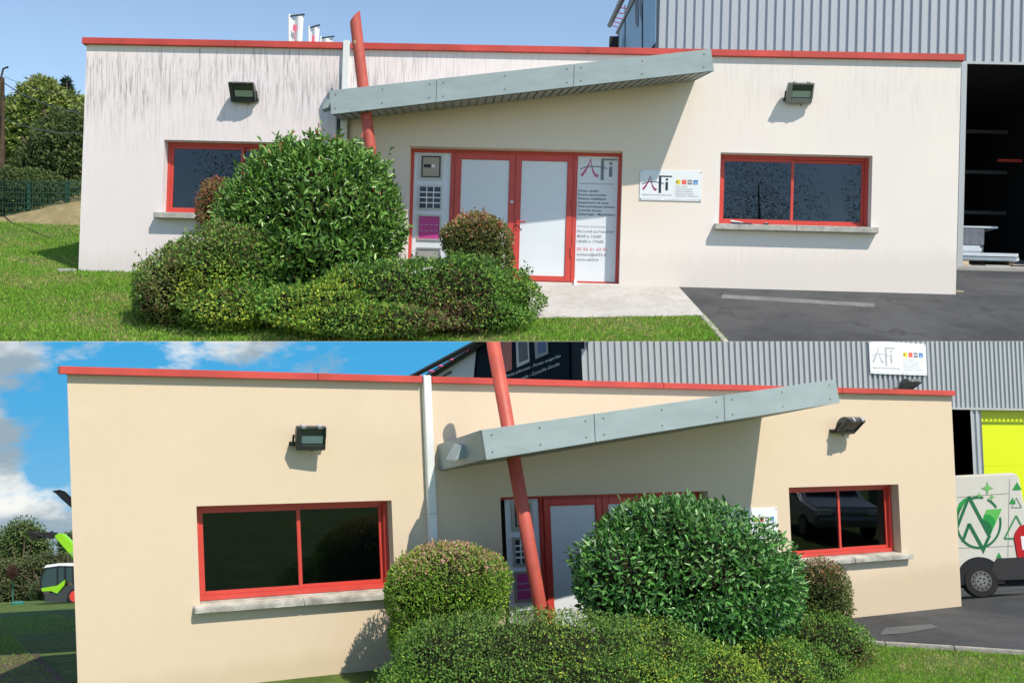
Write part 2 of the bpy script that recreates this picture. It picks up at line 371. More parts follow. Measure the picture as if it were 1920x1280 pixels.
def asphalt_mat():
    m, g, p = new_mat("asphalt"); tc = g.new("ShaderNodeTexCoord"); v = tc.outputs["Object"]
    big = g.noise(v, 0.45, 5, 0.65); st = g.noise(v, 2.2, 4, 0.6); fine = g.noise(v, 45, 3, 0.7); ag = g.new("ShaderNodeTexVoronoi"); ag.inputs["Scale"].default_value = 26; g.L.new(v, ag.inputs["Vector"])
    c = g.mix(g.ramp(big, 0.36, 0.64), (0.052, 0.056, 0.061), (0.088, 0.092, 0.095)); c = g.mix(g.math('MULTIPLY', g.ramp(st, 0.52, 0.72), 0.6), c, (0.045, 0.047, 0.05))
    c = g.mix(g.math('MULTIPLY', g.ramp(fine, 0.55, 0.75), 0.6), c, (0.14, 0.142, 0.14)); c = g.mix(g.math('MULTIPLY', g.ramp(g.math('MULTIPLY', ag.outputs["Distance"], -1), -0.16, -0.06), 0.55), c, (0.24, 0.24, 0.23))
    wv = g.new("ShaderNodeVectorMath", operation='ADD'); nz = g.new("ShaderNodeTexNoise"); nz.inputs["Scale"].default_value = 1.3; g.L.new(v, nz.inputs["Vector"]); g.L.new(v, wv.inputs[0]); g.L.new(nz.outputs["Color"], wv.inputs[1])
    cr = g.new("ShaderNodeTexVoronoi", feature='DISTANCE_TO_EDGE'); cr.inputs["Scale"].default_value = 0.24; g.L.new(wv.outputs[0], cr.inputs["Vector"])
    crack = g.math('MULTIPLY', g.ramp(g.math('MULTIPLY', cr.outputs["Distance"], -1), -0.007, -0.002), g.ramp(big, 0.50, 0.58))
    c = g.mix(g.math('MULTIPLY', crack, 0.4), c, (0.022, 0.022, 0.022)); g.L.new(c, p.inputs["Base Color"]); p.inputs["Roughness"].default_value = 0.92; p.inputs["Specular IOR Level"].default_value = 0.2
    b = g.new("ShaderNodeBump"); b.inputs["Strength"].default_value = 0.8; b.inputs["Distance"].default_value = 0.02; g.L.new(g.noise(v, 120, 5, 0.7), b.inputs["Height"]); g.L.new(b.outputs[0], p.inputs["Normal"]); return m
M_ASPH = asphalt_mat()
M_CONC = ground_mat("concrete_path", ((0.40, 0.39, 0.37), (0.46, 0.455, 0.44), (0.30, 0.29, 0.27)), (1.5, 9.0, 3.0), 0.35, 90)
M_SLAB = ground_mat("hall_slab", ((0.30, 0.30, 0.28), (0.36, 0.36, 0.34), (0.22, 0.22, 0.21)), (1.5, 9.0, 3.0), 0.3, 90)

ysf = rng(-6.0, 0.0, 12) + [0.4] + rng(2, 15, 9)
lawn1 = sheet(F1, rng(-18, 0.3, 16)[:-1] + [0.3] + rng(.6, 20, 97), ysf, h1, 0.0, M_LAWN1, "lawn", 1, lambda x, y: (y < 0.4) or (x < 0.3), fan=FAN1)
P1 = lambda px, py: tuple(F1.ground(px, py, h1)[:2])
ka, kc = P1(1268, 538), P1(1364, 639); ka = (ka[0], 0.35); kl = lambda y: (lerp(ka[0], kc[0], (ka[1] - y) / (ka[1] - kc[1])), y)   # edge of the tarmac
path_poly = [P1(960, 598), kl(P1(1318, 592)[1]), kl(0.02), (P1(960, 530)[0], 0.02)]
sheet(F1, rng(5, 13, 20), rng(-3.5, 0.0, 8) + [0.35], h1, 0.008, M_CONC, "concrete_path", 1, lines=poly_lines(path_poly))
asph = sheet(F1, rng(9, 21, 60), rng(-6, 0.0, 12) + [0.4], h1, 0.010, M_ASPH, "asphalt", 1, lines=[(ka, (-(ka[1] - kc[1]) * -1, (ka[0] - kc[0]) * -1))], fan=FAN1)
sheet(F1, [W1 - 1.0, W1 + 1, W1 + 3, W1 + 6], rng(0.4, 9, 6), h1, 0.006, M_ASPH, "asphalt", 1, fan=FAN1)
# kerb along the edge of the parking
for i, (a, b) in enumerate(((kl(path_poly[1][1] - .01), kl(lerp(path_poly[1][1], kc[1], .5))), (kl(lerp(path_poly[1][1], kc[1], .5) - .006), kl(kc[1] - .2)))):
    d = Vector((b[0] - a[0], b[1] - a[1], 0)); n = Vector((d.y, -d.x, 0)).normalized() * 0.10
    mb = MB(F1); A = [Vector((*a, 0)), Vector((*b, 0)), Vector((*b, 0)) + n, Vector((*a, 0)) + n]
    mb.hexa([(p.x, p.y, h1(p.x, p.y) - 0.05) for p in (A[3], A[2], A[1], A[0])] + [(p.x, p.y, h1(p.x, p.y) + 0.03) for p in (A[3], A[2], A[1], A[0])])
    o = mb.build("kerb", mat("kerb_stone", (0.42, 0.40, 0.36), 0.9, 0, 0.2, 0.3, 9, 0.4, 60), None, F1.g(A[0]), 1, 0.012); o["kind"] = "structure"
# pale repair strip in the tarmac
q = [P1(1352, 560), P1(1640, 577), P1(1640, 570), P1(1354, 553)]
sheet(F1, rng(min(p[0] for p in q) - .1, max(p[0] for p in q) + .1, 16), rng(min(p[1] for p in q) - .1, max(p[1] for p in q) + .1, 3), h1, 0.012, ground_mat("pale_tarmac_patch", ((0.15, 0.16, 0.155), (0.19, 0.20, 0.195), (0.10, 0.105, 0.105)), (3, 14, 3), 0.5, 120), "asphalt_patch", 1, lines=poly_lines(q))

# lower level
lawn2 = sheet(F2, rng(-40, 60, 50), rng(-50, -6, 11)[:-1] + rng(-6, 0, 12) + rng(2, 170, 42), h2, 0.0, M_LAWN2, "lawn", 2)
P2 = lambda px, py: tuple(F2.ground(px, py, h2)[:2])
e0, e1, e2, e3 = P2(1560, 1203), P2(1660, 1211), P2(1790, 1219), P2(1925, 1228)
asp2 = [e0, e1, e2, e3, (e3[0] + 14, e3[1] - 3.0), (60, 20), (60, 70), (W2 - 3, 70), (W2 - 3, 0.3), (e0[0], 0.3)]
asp2 = [e0, e2, e3, (e3[0] + 22, e3[1] - 5.0), (55, 70), (W2 - 6, 70), (e0[0] - 0.4, 0.3)]
sheet(F2, rng(6, 56, 50), rng(-12, 0.0, 12) + rng(1, 71, 35), h2, 0.010, M_ASPH, "asphalt", 2, keep=lambda x, y: y < 0 or x > W2 - 0.4 or y > 6, lines=poly_lines(asp2))
ke = [e0, e1, e2, e3, (e3[0] + 1.2, e3[1] - 0.3)]
for a, b in zip(ke[:-1], ke[1:]):
    d = Vector((b[0] - a[0], b[1] - a[1], 0)); a = Vector((*a, 0)) + d * 0.004; b = Vector((*b, 0)) - d * 0.004; n = Vector((-d.y, d.x, 0)).normalized() * 0.07
    mb = MB(F2); mb.hexa([(p.x, p.y, -0.05) for p in (a, b, b + n, a + n)] + [(p.x, p.y, 0.055) for p in (a, b, b + n, a + n)])
    o = mb.build("kerb", mat("kerb_stone", (0.4, 0.4, 0.36)), None, F2.g(a), 2, 0.01); o["kind"] = "structure"
M_PATCH2 = ground_mat("tarmac_repair", ((0.105, 0.112, 0.113), (0.13, 0.137, 0.137), (0.085, 0.09, 0.09)), (2, 14, 3), 0.5, 120)
for q in ([P2(1650, 1191), P2(1700, 1188), P2(1760, 1177), P2(1745, 1171), P2(1660, 1178)],):
    sheet(F2, rng(min(p[0] for p in q) - .1, max(p[0] for p in q) + .1, 8), rng(min(p[1] for p in q) - .1, max(p[1] for p in q) + .1, 6), h2, 0.016, M_PATCH2, "asphalt_patch", 2, lines=poly_lines(q))
sheet(F2, rng(-0.75, 0.1, 3), rng(-3, 0, 3) + rng(1, 9, 4), h2, 0.012, ground_mat("bare_soil", ((0.09, 0.065, 0.045), (0.13, 0.10, 0.07), (0.05, 0.055, 0.025)), (2, 9, 3), 0.8, 60), "bare_soil", 2)
# the sky beyond the lower level
mb = MB(); n = 24; R = 175.0
for i in range(n + 1):
    a = RAD(lerp(-62, 62, i / n)); mb.v += [Vector((math.sin(a) * R, math.cos(a) * R, CZ)), Vector((math.sin(a) * R, math.cos(a) * R, CZ - 80))]
for i in range(n): mb.f.append((2 * i, 2 * i + 2, 2 * i + 3, 2 * i + 1))
o = mb.build("sky", sky_mat(), None, (0, 0, CZ), 2, smooth=True); o["kind"] = "structure"

# ------------------------------------------------------------------ buildings
def wall_with_holes(mb, x0, x1, z0, z1, holes, rec):
    xs = sorted({x0, x1, *[v for h in holes for v in h[:2]]}); zs = sorted({z0, z1, *[v for h in holes for v in h[2:4]]})
    hole = lambda x, z: any(h[0] < x < h[1] and h[2] < z < h[3] for h in holes)
    for i in range(len(xs) - 1):
        for k in range(len(zs) - 1):
            if not hole((xs[i] + xs[i + 1]) / 2, (zs[k] + zs[k + 1]) / 2):
                mb.poly([(xs[i], 0, zs[k]), (xs[i + 1], 0, zs[k]), (xs[i + 1], 0, zs[k + 1]), (xs[i], 0, zs[k + 1])])
    for a, b, c, d in holes:
        mb.poly([(a, 0, c), (a, 0, d), (a, rec, d), (a, rec, c)]); mb.poly([(b, 0, d), (b, 0, c), (b, rec, c), (b, rec, d)])
        mb.poly([(a, 0, d), (b, 0, d), (b, rec, d), (a, rec, d)]); mb.poly([(b, 0, c), (a, 0, c), (a, rec, c), (b, rec, c)])
def ring(mb, x0, x1, z0, z1, t, y0, y1, tb=None, tt=None):
    tb = t if tb is None else tb; tt = t if tt is None else tt
    mb.box(x0, x0 + t, y0, y1, z0, z1); mb.box(x1 - t, x1, y0, y1, z0, z1)
    mb.box(x0 + t, x1 - t, y0, y1, z0, z0 + tb); mb.box(x0 + t, x1 - t, y0, y1, z1 - tt, z1)
def rect(F, pts, y=0.0):
    q = [F.at(px, py, y) for px, py in pts]; return (q[0].x + q[3].x) / 2, (q[1].x + q[2].x) / 2, (q[2].z + q[3].z) / 2, (q[0].z + q[1].z) / 2
def logo_afi(mk, x0, z0, s, y, ink_m=None, plum_m=None):
    """the A-F-i emblem, s = height of the F; mk(material) gives the mesh collector of that ink"""
    P = lambda pts: [(x0 + a * s, y, z0 + b * s) for a, b in pts]
    d = (0, 0.0015, 0)
    ink, plum = mk(ink_m or M_INK), mk(plum_m or M_PLUM)
    def band(mb, cl, w):
        cl = [Vector((a, b)) for a, b in cl]
        for i in range(len(cl) - 1):
            t0 = (cl[min(i + 1, len(cl) - 1)] - cl[max(i - 1, 0)]).normalized(); t1 = (cl[min(i + 2, len(cl) - 1)] - cl[i]).normalized()
            n0, n1 = Vector((-t0.y, t0.x)) * w[i] / 2, Vector((-t1.y, t1.x)) * w[i + 1] / 2
            mb.ext(P([(cl[i] - n0)[:], (cl[i + 1] - n1)[:], (cl[i + 1] + n1)[:], (cl[i] + n0)[:]]), d)
    band(plum, [(0.03, 0.18), (0.20, 0.42), (0.34, 0.68), (0.45, 0.98)], [0.12, 0.10, 0.06, 0.02])
    band(plum, [(0.45, 0.96), (0.50, 0.62), (0.58, 0.36), (0.68, 0.22), (0.80, 0.18)], [0.02, 0.04, 0.08, 0.12, 0.15])
    band(ink, [(-0.03, 0.48), (0.15, 0.57), (0.40, 0.625), (0.65, 0.63), (0.90, 0.61), (1.07, 0.575), (1.22, 0.53)], [0.045] * 7)
    ink.ext(P([(0.92, 0.0), (1.06, 0.0), (1.06, 1.0), (0.92, 1.0)]), d); ink.ext(P([(1.062, 0.92), (1.66, 0.92), (1.66, 1.0), (1.062, 1.0)]), d)
    ink.ext(P([(1.30, 0.16), (1.445, 0.16), (1.445, 0.64), (1.30, 0.64)]), d); ink.ext(P([(1.305, 0.72), (1.44, 0.72), (1.44, 0.84), (1.305, 0.84)]), d)
def inks(F, parent, wid, name="lettering"):
    D = {}
    def mk(m):
        if m.name not in D: D[m.name] = (MB(F), m)
        return D[m.name][0]
    def done():
        for k, (mb, m) in D.items():
            if mb.f: mb.build({"dark_blue_print": "dark_print", "plum_print": "plum_emblem"}.get(k, k), m, parent, wid=wid)["kind"] = "stuff"
    return mk, done
def floodlight(F, wid, px, py, w, label, yaw=0.0, tilt=36, y_off=-0.205, plane=0.0, hgt=None, fm=None):
    c = F.at(px, py, plane + y_off); t = thing("floodlight", label, "floodlight", F.g((c.x, plane, c.z))); hh = hgt or w * 0.82
    tl = RAD(tilt); ya = RAD(yaw)
    X = Vector((math.cos(ya), math.sin(ya), 0)); N0 = Vector((math.sin(ya), -math.cos(ya), 0)); N = N0 * math.cos(tl) + Vector((0, 0, -1)) * math.sin(tl)
    U = N.cross(X); U = -U if U.z < 0 else U
    L = lambda a, b, n_: c + X * a + U * b + N * n_
    def bx(mb, a0, a1, b0, b1, n0, n1): mb.hexa([L(a0, b0, n1), L(a1, b0, n1), L(a1, b0, n0), L(a0, b0, n0), L(a0, b1, n1), L(a1, b1, n1), L(a1, b1, n0), L(a0, b1, n0)])
    hw, hb = w / 2, hh / 2
    m = MB(F); bx(m, -hw, -hw + w * .17, -hb, hb, -.02, .03); bx(m, hw - w * .06, hw, -hb, hb, -.02, .03)
    bx(m, -hw + w * .17, hw - w * .06, -hb, -hb + hh * .24, -.02, .03); bx(m, -hw + w * .17, hw - w * .06, hb - hh * .08, hb, -.02, .03)
    m.build("front_frame", fm or M_DGREY, t, wid=wid, bevel=0.006)
    m = MB(F); prof = [(hb * math.cos(a) * 0.96, -.022 - math.sin(a) * hh * .36) for a in [math.pi * i / 10 for i in range(11)]]
    m.ext([L(-hw * .96, b, n_) for b, n_ in prof], X * (w * .96)); m.build("housing", mat("lamp_housing", (0.16, 0.165, 0.16), 0.5, 0.3, 0.4, 0.2, 9), t, wid=wid, bevel=0.004)
    m = MB(F); bx(m, -hw + w * .17, hw - w * .06, -hb + hh * .24, hb - hh * .08, 0.004, 0.012); m.build("lamp_glass", M_LAMPGLASS, t, wid=wid)
    m = MB(F); bx(m, -hw + w * .19, hw - w * .08, -hb + hh * .26, -hb + hh * .58, -.015, -.004); m.build("reflector", mat("mirror_reflector", (0.82, 0.86, 0.87), 0.5), t, wid=wid)
    for a in (-.55, .55):
        m = MB(F); bx(m, a * hw - .025, a * hw + .025, hb - .01, hb + .022, -.03, .036); m.build("hinge_clip", M_LGREY, t, wid=wid)
    m = MB(F)
    for s_ in (-1, 1):
        p0 = L(s_ * (hw + .015), 0, -.08); p1 = Vector((p0.x, plane - 0.02, c.z - hh * .25))
        m.tube([p0, (p0 + p1) / 2 + Vector((0, 0, -.05)), p1], .014, 6)
    m.box(c.x - hw - .03, c.x + hw + .03, plane - .03, plane - .004, c.z - hh * .25 - .025, c.z - hh * .25 + .025); m.build("bracket", M_DGREY, t, wid=wid)
    m = MB(F); m.tube([L(hw * .2, -hb - .01, -.06), L(hw * .25, -hb - .07, -.10), Vector((c.x + hw * .3, plane - .02, c.z - hh * .5))], .009, 6); m.build("cable", M_BLACK, t, wid=wid)
    return t

def build_office(F, W, H, P, wid, label):
    t = thing("office_building", label, "building", F.g((0, 0, 0)))
    rec = P['rec']; hc = P['hc']; zt = H - hc
    holes = [rect(F, w['open']) for w in P['windows']]
    d0 = F.at(*P['door_tl']); d1 = F.at(*P['door_tr']); dz = (d0.z + d1.z) / 2; door = (d0.x, d1.x, P.get('door_z0', 0.02), dz)
    mb = MB(F); wall_with_holes(mb, 0, W, -0.15, zt, holes + [door], rec)
    D = P['depth']
    SK = P['skew']
    mb.poly([(SK, D, -1.2), (0, 0, -1.2), (0, 0, zt), (SK, D, zt)]); mb.poly([(W, 0, -1.2), (W, D, -1.2), (W, D, zt), (W, 0, zt)])
    mb.poly([(0, 0, -1.2), (W, 0, -1.2), (W, 0, -.15), (0, 0, -.15)]); mb.poly([(W, D, -1.2), (SK, D, -1.2), (SK, D, zt), (W, D, zt)])
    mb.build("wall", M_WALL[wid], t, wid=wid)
    MB(F).poly([(0.04 + SK * .1, rec + .12, zt - .5), (W - .02, rec + .12, zt - .5), (W - .02, D - .02, zt - .5), (0.02 + SK, D - .02, zt - .5)]).build("roof", M_ROOM, t, wid=wid)
    m = MB(F)                              # rooms behind the glass
    m.poly([(0.05 + SK, rec + 2.4, 0), (W - .05, rec + 2.4, 0), (W - .05, rec + 2.4, zt - .52), (0.05 + SK, rec + 2.4, zt - .52)])
    m.poly([(0.05 + SK * .1, rec + .1, 0.02), (W - .05, rec + .1, 0.02), (W - .05, rec + 2.4, 0.02), (0.05 + SK, rec + 2.4, 0.02)]); m.build("interior", M_ROOM, t, wid=wid)
    # coping in lengths
    cuts = P['coping_cuts']; pp = F.at(*P['pipe'][0]); pw = P['pipe_w']
    segs = [(-P['over'], pp.x - .006)] + [(pp.x + pw + .006, None)]
    xs = [-P['over']] + cuts + [W + P['over_r']]; pieces = []
    for a, b in zip(xs[:-1], xs[1:]):
        if a < pp.x < b: pieces += [(a, pp.x - .012), (pp.x + pw + .012, b)]
        else: pieces.append((a, b))
    for a, b in pieces:
        MB(F).box(a + .002, b - .002, -P['over'], 0.22, zt + .002, H).build("coping", M_COP, t, wid=wid, bevel=0.006)
    MB(F).hexa([(-P['over'] + SK * .055, .225, zt + .002), (.18 + SK * .055, .225, zt + .002), (.18 + SK, D, zt + .002), (-P['over'] + SK, D, zt + .002), (-P['over'] + SK * .055, .225, H), (.18 + SK * .055, .225, H), (.18 + SK, D, H), (-P['over'] + SK, D, H)]).build("coping", M_COP, t, wid=wid); MB(F).box(W - .18, W + P['over_r'], .225, D, zt + .002, H).build("coping", M_COP, t, wid=wid)
    # downpipe box
    pb = MB(F).box(pp.x, pp.x + pw, -.09, -.003, 0.0, pp.z).build("downpipe", M_PIPE, t, wid=wid, bevel=0.006)
    MB(F).box(pp.x - .012, pp.x + pw + .012, -.10, -.0905, pp.z * .52, pp.z * .52 + .012).build("pipe_joint", M_LGREY, pb, base=t['_b'], wid=wid)
    # windows
    for w, hl in zip(P['windows'], holes):
        x0, x1, z0, z1 = hl; g = 0.004; mx = F.at(*w['mull'], rec).x; T = P['ft']
        wf = MB(F); ring(wf, x0 + g, x1 - g, z0 + g, z1 - g, T * .8, rec - .10, rec + .02, tb=T * .9)
        fr = wf.build("window", M_RED, t, wid=wid, bevel=0.004)
        for (a, b, dy) in ((x0 + T * .8, mx + T * .35, 0.0), (mx - T * .35, x1 - T * .8, 0.045)):
            s_ = MB(F); ring(s_, a + .002, b - .002, z0 + T * .9 + .004, z1 - T * .8 - .004, T * .72, rec - .085 + dy, rec - .045 + dy); sa = s_.build("sash", M_RED, fr, base=t['_b'], wid=wid, bevel=0.004)
            MB(F).box(a + T * .7, b - T * .7, rec - .068 + dy, rec - .062 + dy, z0 + T * 1.55, z1 - T * 1.45).build("pane", M_GLASS, fr, base=t['_b'], wid=wid)
        s0, s1 = F.at(*w['sill'][0]), F.at(*w['sill'][1]); st = P['sill_t']; ext = P['sill_p']
        nseg = 2
        for k in range(nseg):
            a, b = lerp(s0.x, s1.x, k / nseg), lerp(s0.x, s1.x, (k + 1) / nseg)
            m = MB(F); m.hexa([(a + .002, -ext, z0 - st - .012), (b - .002, -ext, z0 - st - .012), (b - .002, -.002, z0 - st - .012), (a + .002, -.002, z0 - st - .012),
                               (a + .002, -ext, z0 - .022), (b - .002, -ext, z0 - .022), (b - .002, -.002, z0 - .006), (a + .002, -.002, z0 - .006)])
            m.build("sill", P['sill_m'], fr, base=t['_b'], wid=wid, bevel=0.008)
        MB(F).box(x0 + .003, x1 - .003, 0.002, rec - .105, z0 - .004, z0 + .003).build("sill", P['sill_m'], fr, base=t['_b'], wid=wid)
    # glazed entrance
    dx0, dx1, dz0, dz1 = door; y = rec; T = P['dt']; col = [F.at(px, P['door_tl'][1], y).x for px in P['door_cols']]
    # columns: left panel l/r, leaf 1 l/r, leaf 2 r, right panel l/r
    fm = MB(F); ring(fm, dx0 + .004, dx1 - .004, dz0, dz1 - .004, T * .5, y - .06, y + .03, tb=T * .45)
    fm.box(col[1], col[2], y - .06, y + .03, dz0 + .01, dz1 - T * .5); fm.box(col[4], col[5], y - .06, y + .03, dz0 + .01, dz1 - T * .5)
    ent = fm.build("entrance_frame", M_RED, t, wid=wid, bevel=0.005)
    leafs = []
    for a, b, nm in ((col[2] + .006, col[3] - .003, 0), (col[3] + .003, col[4] - .006, 1)):
        m = MB(F); ring(m, a, b, dz0 + .03, dz1 - T * .5 - .006, T, y - .075, y - .02, tb=T * .9); lf = m.build("door", M_RED, t, wid=wid, bevel=0.006); leafs.append(lf)
        MB(F).box(a + T + .002, b - T - .002, y - .052, y - .044, dz0 + .03 + T * .9, dz1 - T * 1.5 - .008).build("glass_panel", M_FILM, lf, base=t['_b'], wid=wid)
        for zz in (.25, .6, .92):
            hx = a + .004 if nm == 0 else b - .004
            MB(F).tube([(hx, y - .085, dz1 * zz - .09), (hx, y - .085, dz1 * zz + .09)], .016, 8).build("hinge", M_RED, lf, base=t['_b'], wid=wid)
    hx, hz = col[3] + T * .5, dz1 * .47
    m = MB(F); m.box(hx - .022, hx + .022, y - .088, y - .0755, hz - .16, hz + .07); m.tube([(hx, y - .085, hz), (hx, y - .13, hz), (hx + .17, y - .13, hz - .008)], .013, 8); m.build("handle", M_RED, leafs[1], base=t['_b'], wid=wid, bevel=0.003)
    MB(F).disc((col[3] - .05, y - .076, dz1 * .615), (1, 0, 0), (0, 0, 1), (0, -1, 0), .02, 16, .033).build("lock", M_LGREY, leafs[0], base=t['_b'], wid=wid, bevel=0.004)
    # side panels
    sp = MB(F).box(col[0], col[1] - .004, y - .03, y - .02, dz0 + T * .5, dz1 - T * .5 - .004).build("side_panel", M_FILM, t, wid=wid)
    rp = MB(F).box(col[5] + .004, dx1 - T * .5 - .006, y - .03, y - .02, dz0 + T * .48, dz1 - T * .5 - .004).build("side_panel", M_FILM, t, wid=wid)
    pw_ = col[1] - col[0]; hD = dz1 - dz0; yy = y - .031
    sx0, sx1 = col[0] + pw_ * .17, col[0] + pw_ * .80
    for k, (f0, f1) in enumerate(((.765, .965), (.535, .725), (.30, .50), (.13, .245))):
        a, b = dz0 + hD * f0, dz0 + hD * f1
        m = MB(F); ring(m, sx0, sx1, a, b, .035, yy - .02, yy); m.build("picture_frame", M_ALU if k < 3 else M_GREYINK, sp, base=t['_b'], wid=wid)
        q = (sx0 + .036, sx1 - .036, yy - .006, yy - .001, a + .036, b - .036)
        MB(F).box(*q).build("picture", [mat("beige_print", (0.40, 0.35, 0.29), 0.4), mat("dark_window_print", (0.03, 0.045, 0.06), 0.15), M_MAG, M_ALU][k], sp, base=t['_b'], wid=wid)
        if k == 0:
            m = MB(F); ring(m, q[0] + .02, q[1] - .02, q[4] + .02, q[5] - .01, .018, yy - .012, yy - .0065); m.box(q[0] + .06, lerp(q[0], q[1], .5), yy - .010, yy - .0065, lerp(q[4], q[5], .48), lerp(q[4], q[5], .62)); m.build("picture_detail", M_BLACK, sp, base=t['_b'], wid=wid)
            MB(F).box(lerp(q[0], q[1], .52), lerp(q[0], q[1], .68), yy - .010, yy - .0065, lerp(q[4], q[5], .48), lerp(q[4], q[5], .62)).build("picture_detail", M_WHITE, sp, base=t['_b'], wid=wid)
        if k == 1:
            m = MB(F)
            for i in range(1, 3): xx = lerp(q[0], q[1], i / 3); m.box(xx - .009, xx + .009, yy - .014, yy - .0065, q[4], q[5])
            for i in range(1, 4): zz = lerp(q[4], q[5], i / 4); m.box(q[0], q[1], yy - .0155, yy - .0145, zz - .011, zz + .011)
            m.build("picture_grid", M_WHITE, sp, base=t['_b'], wid=wid)
        if k == 2:
            m = MB(F)
            for r_ in (.36, .62):
                for i in range(4): xx = lerp(q[0], q[1], .12 + i * .24); zz = lerp(q[4], q[5], r_); m.box(xx - .03, xx + .03, yy - .010, yy - .0065, zz - .006, zz + .006)
            m.build("picture_dashes", M_PALEINK, sp, base=t['_b'], wid=wid)["kind"] = "stuff"
    # right panel lettering
    rx0, rx1 = col[5] + .03, dx1 - T * .5 - .03; rw = rx1 - rx0; mk, done = inks(F, rp, wid)
    zf = lambda f: dz1 - hD * f
    logo_afi(mk, rx0 + rw * .05, zf(.205), hD * .165, yy - .004, M_GREYINK, mat('faded_plum_print', (0.55, 0.12, 0.24), 0.5))
    U, V, Nn = (1, 0, 0), (0, 0, 1), (0, -1, 0)
    text_into(mk(M_GREYINK), "Aquitaine Fermetures Industrielles", (rx0 + rw * .02, yy - .002, zf(.238)), U, V, Nn, rw * .92, hD * .017)
    lines = (("Portes rapides", .54), ("Portes sectionnelles", .75), ("Rideaux métalliques", .75), ("Equipements de quais", .82), ("Portes automatiques piétonnes", .99), ("Contrôle d'accès", .63), ("Dépannages - Maintenance", 1.0))
    for i, (s_, wf_) in enumerate(lines): text_into(mk(M_INK), s_, (rx0, yy - .002, zf(.297 + i * .0297)), U, V, Nn, rw * wf_ * .98, hD * .0255, bold=.006)
    for s_, f_, wf_, m_, hh in (("Horaires d'ouverture", .567, .78, M_PALEINK, .025), ("Du Lundi au Vendredi", .606, .97, M_GREYINK, .029), ("8h00 à 12h00", .645, .64, M_GREYINK, .029), ("14h00 à 17h00", .684, .70, M_GREYINK, .029),
                               ("05 56 61 62 91", .743, .80, M_PINKINK, .031), ("contact@afi33.fr", .783, .80, M_GREYINK, .029), ("www.afi33.fr", .823, .60, M_GREYINK, .029)):
        text_into(mk(m_), s_, (rx0, yy - .002, zf(f_)), U, V, Nn, rw * wf_, hD * hh, bold=.003)
    done_parts(mk, done, rp, t)
    # canopy
    cp = P['canopy']; p = cp['p']; TL, TR, BR, BL = [F.at(px, py, -p) for px, py in cp['front']]
    can = MB(F); js = [TL.x] + [F.at(px, py, -p).x for px, py in cp['joints']] + [TR.x]
    edge = lambda x: (lerp(BL.z, BR.z, (x - BL.x) / (BR.x - BL.x)), lerp(TL.z, TR.z, (x - TL.x) / (TR.x - TL.x)))
    wl, wr = F.at(*cp['soffit'][0]), F.at(*cp['soffit'][1]); wtl = wl.z + (TL.z - BL.z); wtr = wr.z + (TR.z - BR.z)
    slant = (BR.x - TR.x)
    core = MB(F).hexa([(BL.x + .03, -p + .03, BL.z + .02), (BR.x - .03, -p + .03, BR.z + .02), (wr.x - .02, -.004, wr.z + .02), (wl.x + .02, -.004, wl.z + .02),
                       (TL.x + .03, -p + .03, TL.z - .01), (TR.x - .03, -p + .03, TR.z - .01), (wr.x - .02, -.004, wtr - .01), (wl.x + .02, -.004, wtl - .01)]).build("canopy", M_SOFF, t, wid=wid)
    for k in range(len(js) - 1):
        a, b = js[k] + (.0 if k == 0 else .004), js[k + 1] - (.0 if k == len(js) - 2 else .004); (b0, t0), (b1, t1) = edge(a), edge(b)
        bb = b + slant if k == len(js) - 2 else b; b1 = edge(bb)[0]; a_b = BL.x if k == 0 else a
        m = MB(F).hexa([(a_b, -p, b0), (bb, -p, b1), (bb, -p + .025, b1), (a_b, -p + .025, b0), (a, -p, t0), (b, -p, t1), (b, -p + .025, t1), (a, -p + .025, t0)])
        fp = m.build("fascia_panel", M_FASC, core, base=t['_b'], wid=wid, bevel=0.003)
        for xx in (a + .12, (a + b) / 2, b - .12):
            e0_, e1_ = edge(xx)
            for zz in (lerp(e0_, e1_, .22), lerp(e0_, e1_, .8)):
                MB(F).disc((xx, -p - .001, zz), (1, 0, 0), (0, 0, 1), (0, -1, 0), .006, 8, P['bolt']).build("bolt", M_DGREY, core, base=t['_b'], wid=wid)
    m = MB(F).hexa([(BL.x - .002, -p + .028, BL.z), (BL.x + .022, -p + .028, BL.z), (wl.x + .022, -.004, wl.z), (wl.x - .002, -.004, wl.z), (TL.x - .002, -p + .028, TL.z), (TL.x + .022, -p + .028, TL.z), (wl.x + .022, -.004, wtl), (wl.x - .002, -.004, wtl)])
    m.build("end_panel", M_FASC, core, base=t['_b'], wid=wid, bevel=0.003)
    m = MB(F).hexa([(BR.x - .022, -p + .028, BR.z), (BR.x + .002, -p + .028, BR.z), (wr.x + .002, -.004, wr.z), (wr.x - .022, -.004, wr.z), (TR.x - .022, -p + .028, TR.z), (TR.x + .002, -p + .028, TR.z), (wr.x + .002, -.004, wtr), (wr.x - .022, -.004, wtr)])
    m.build("end_panel", M_FASC, core, base=t['_b'], wid=wid, bevel=0.003)
    ns = cp['slats']
    for k in range(ns):
        a, b = k / ns, (k + 1) / ns - .25 / ns
        Pf = lambda s_: Vector((lerp(BL.x + .04, BR.x - .04, s_), -p + .06, lerp(BL.z, BR.z, s_) + .018)); Pw = lambda s_: Vector((lerp(wl.x + .04, wr.x - .04, s_), -.01, lerp(wl.z, wr.z, s_) + .018))
        dn = Vector((0, 0, -.022)); up = Vector((0, 0, .004))
        MB(F).hexa([Pf(a) + dn, Pf(b) + dn, Pw(b) + dn, Pw(a) + dn, Pf(a) + up, Pf(b) + up, Pw(b) + up, Pw(a) + up]).build("soffit_slat", M_SOFF, core, base=t['_b'], wid=wid)
    s0 = cp['spout']; c0 = F.at(*s0[0], -p * s0[2]); w_ = s0[1]
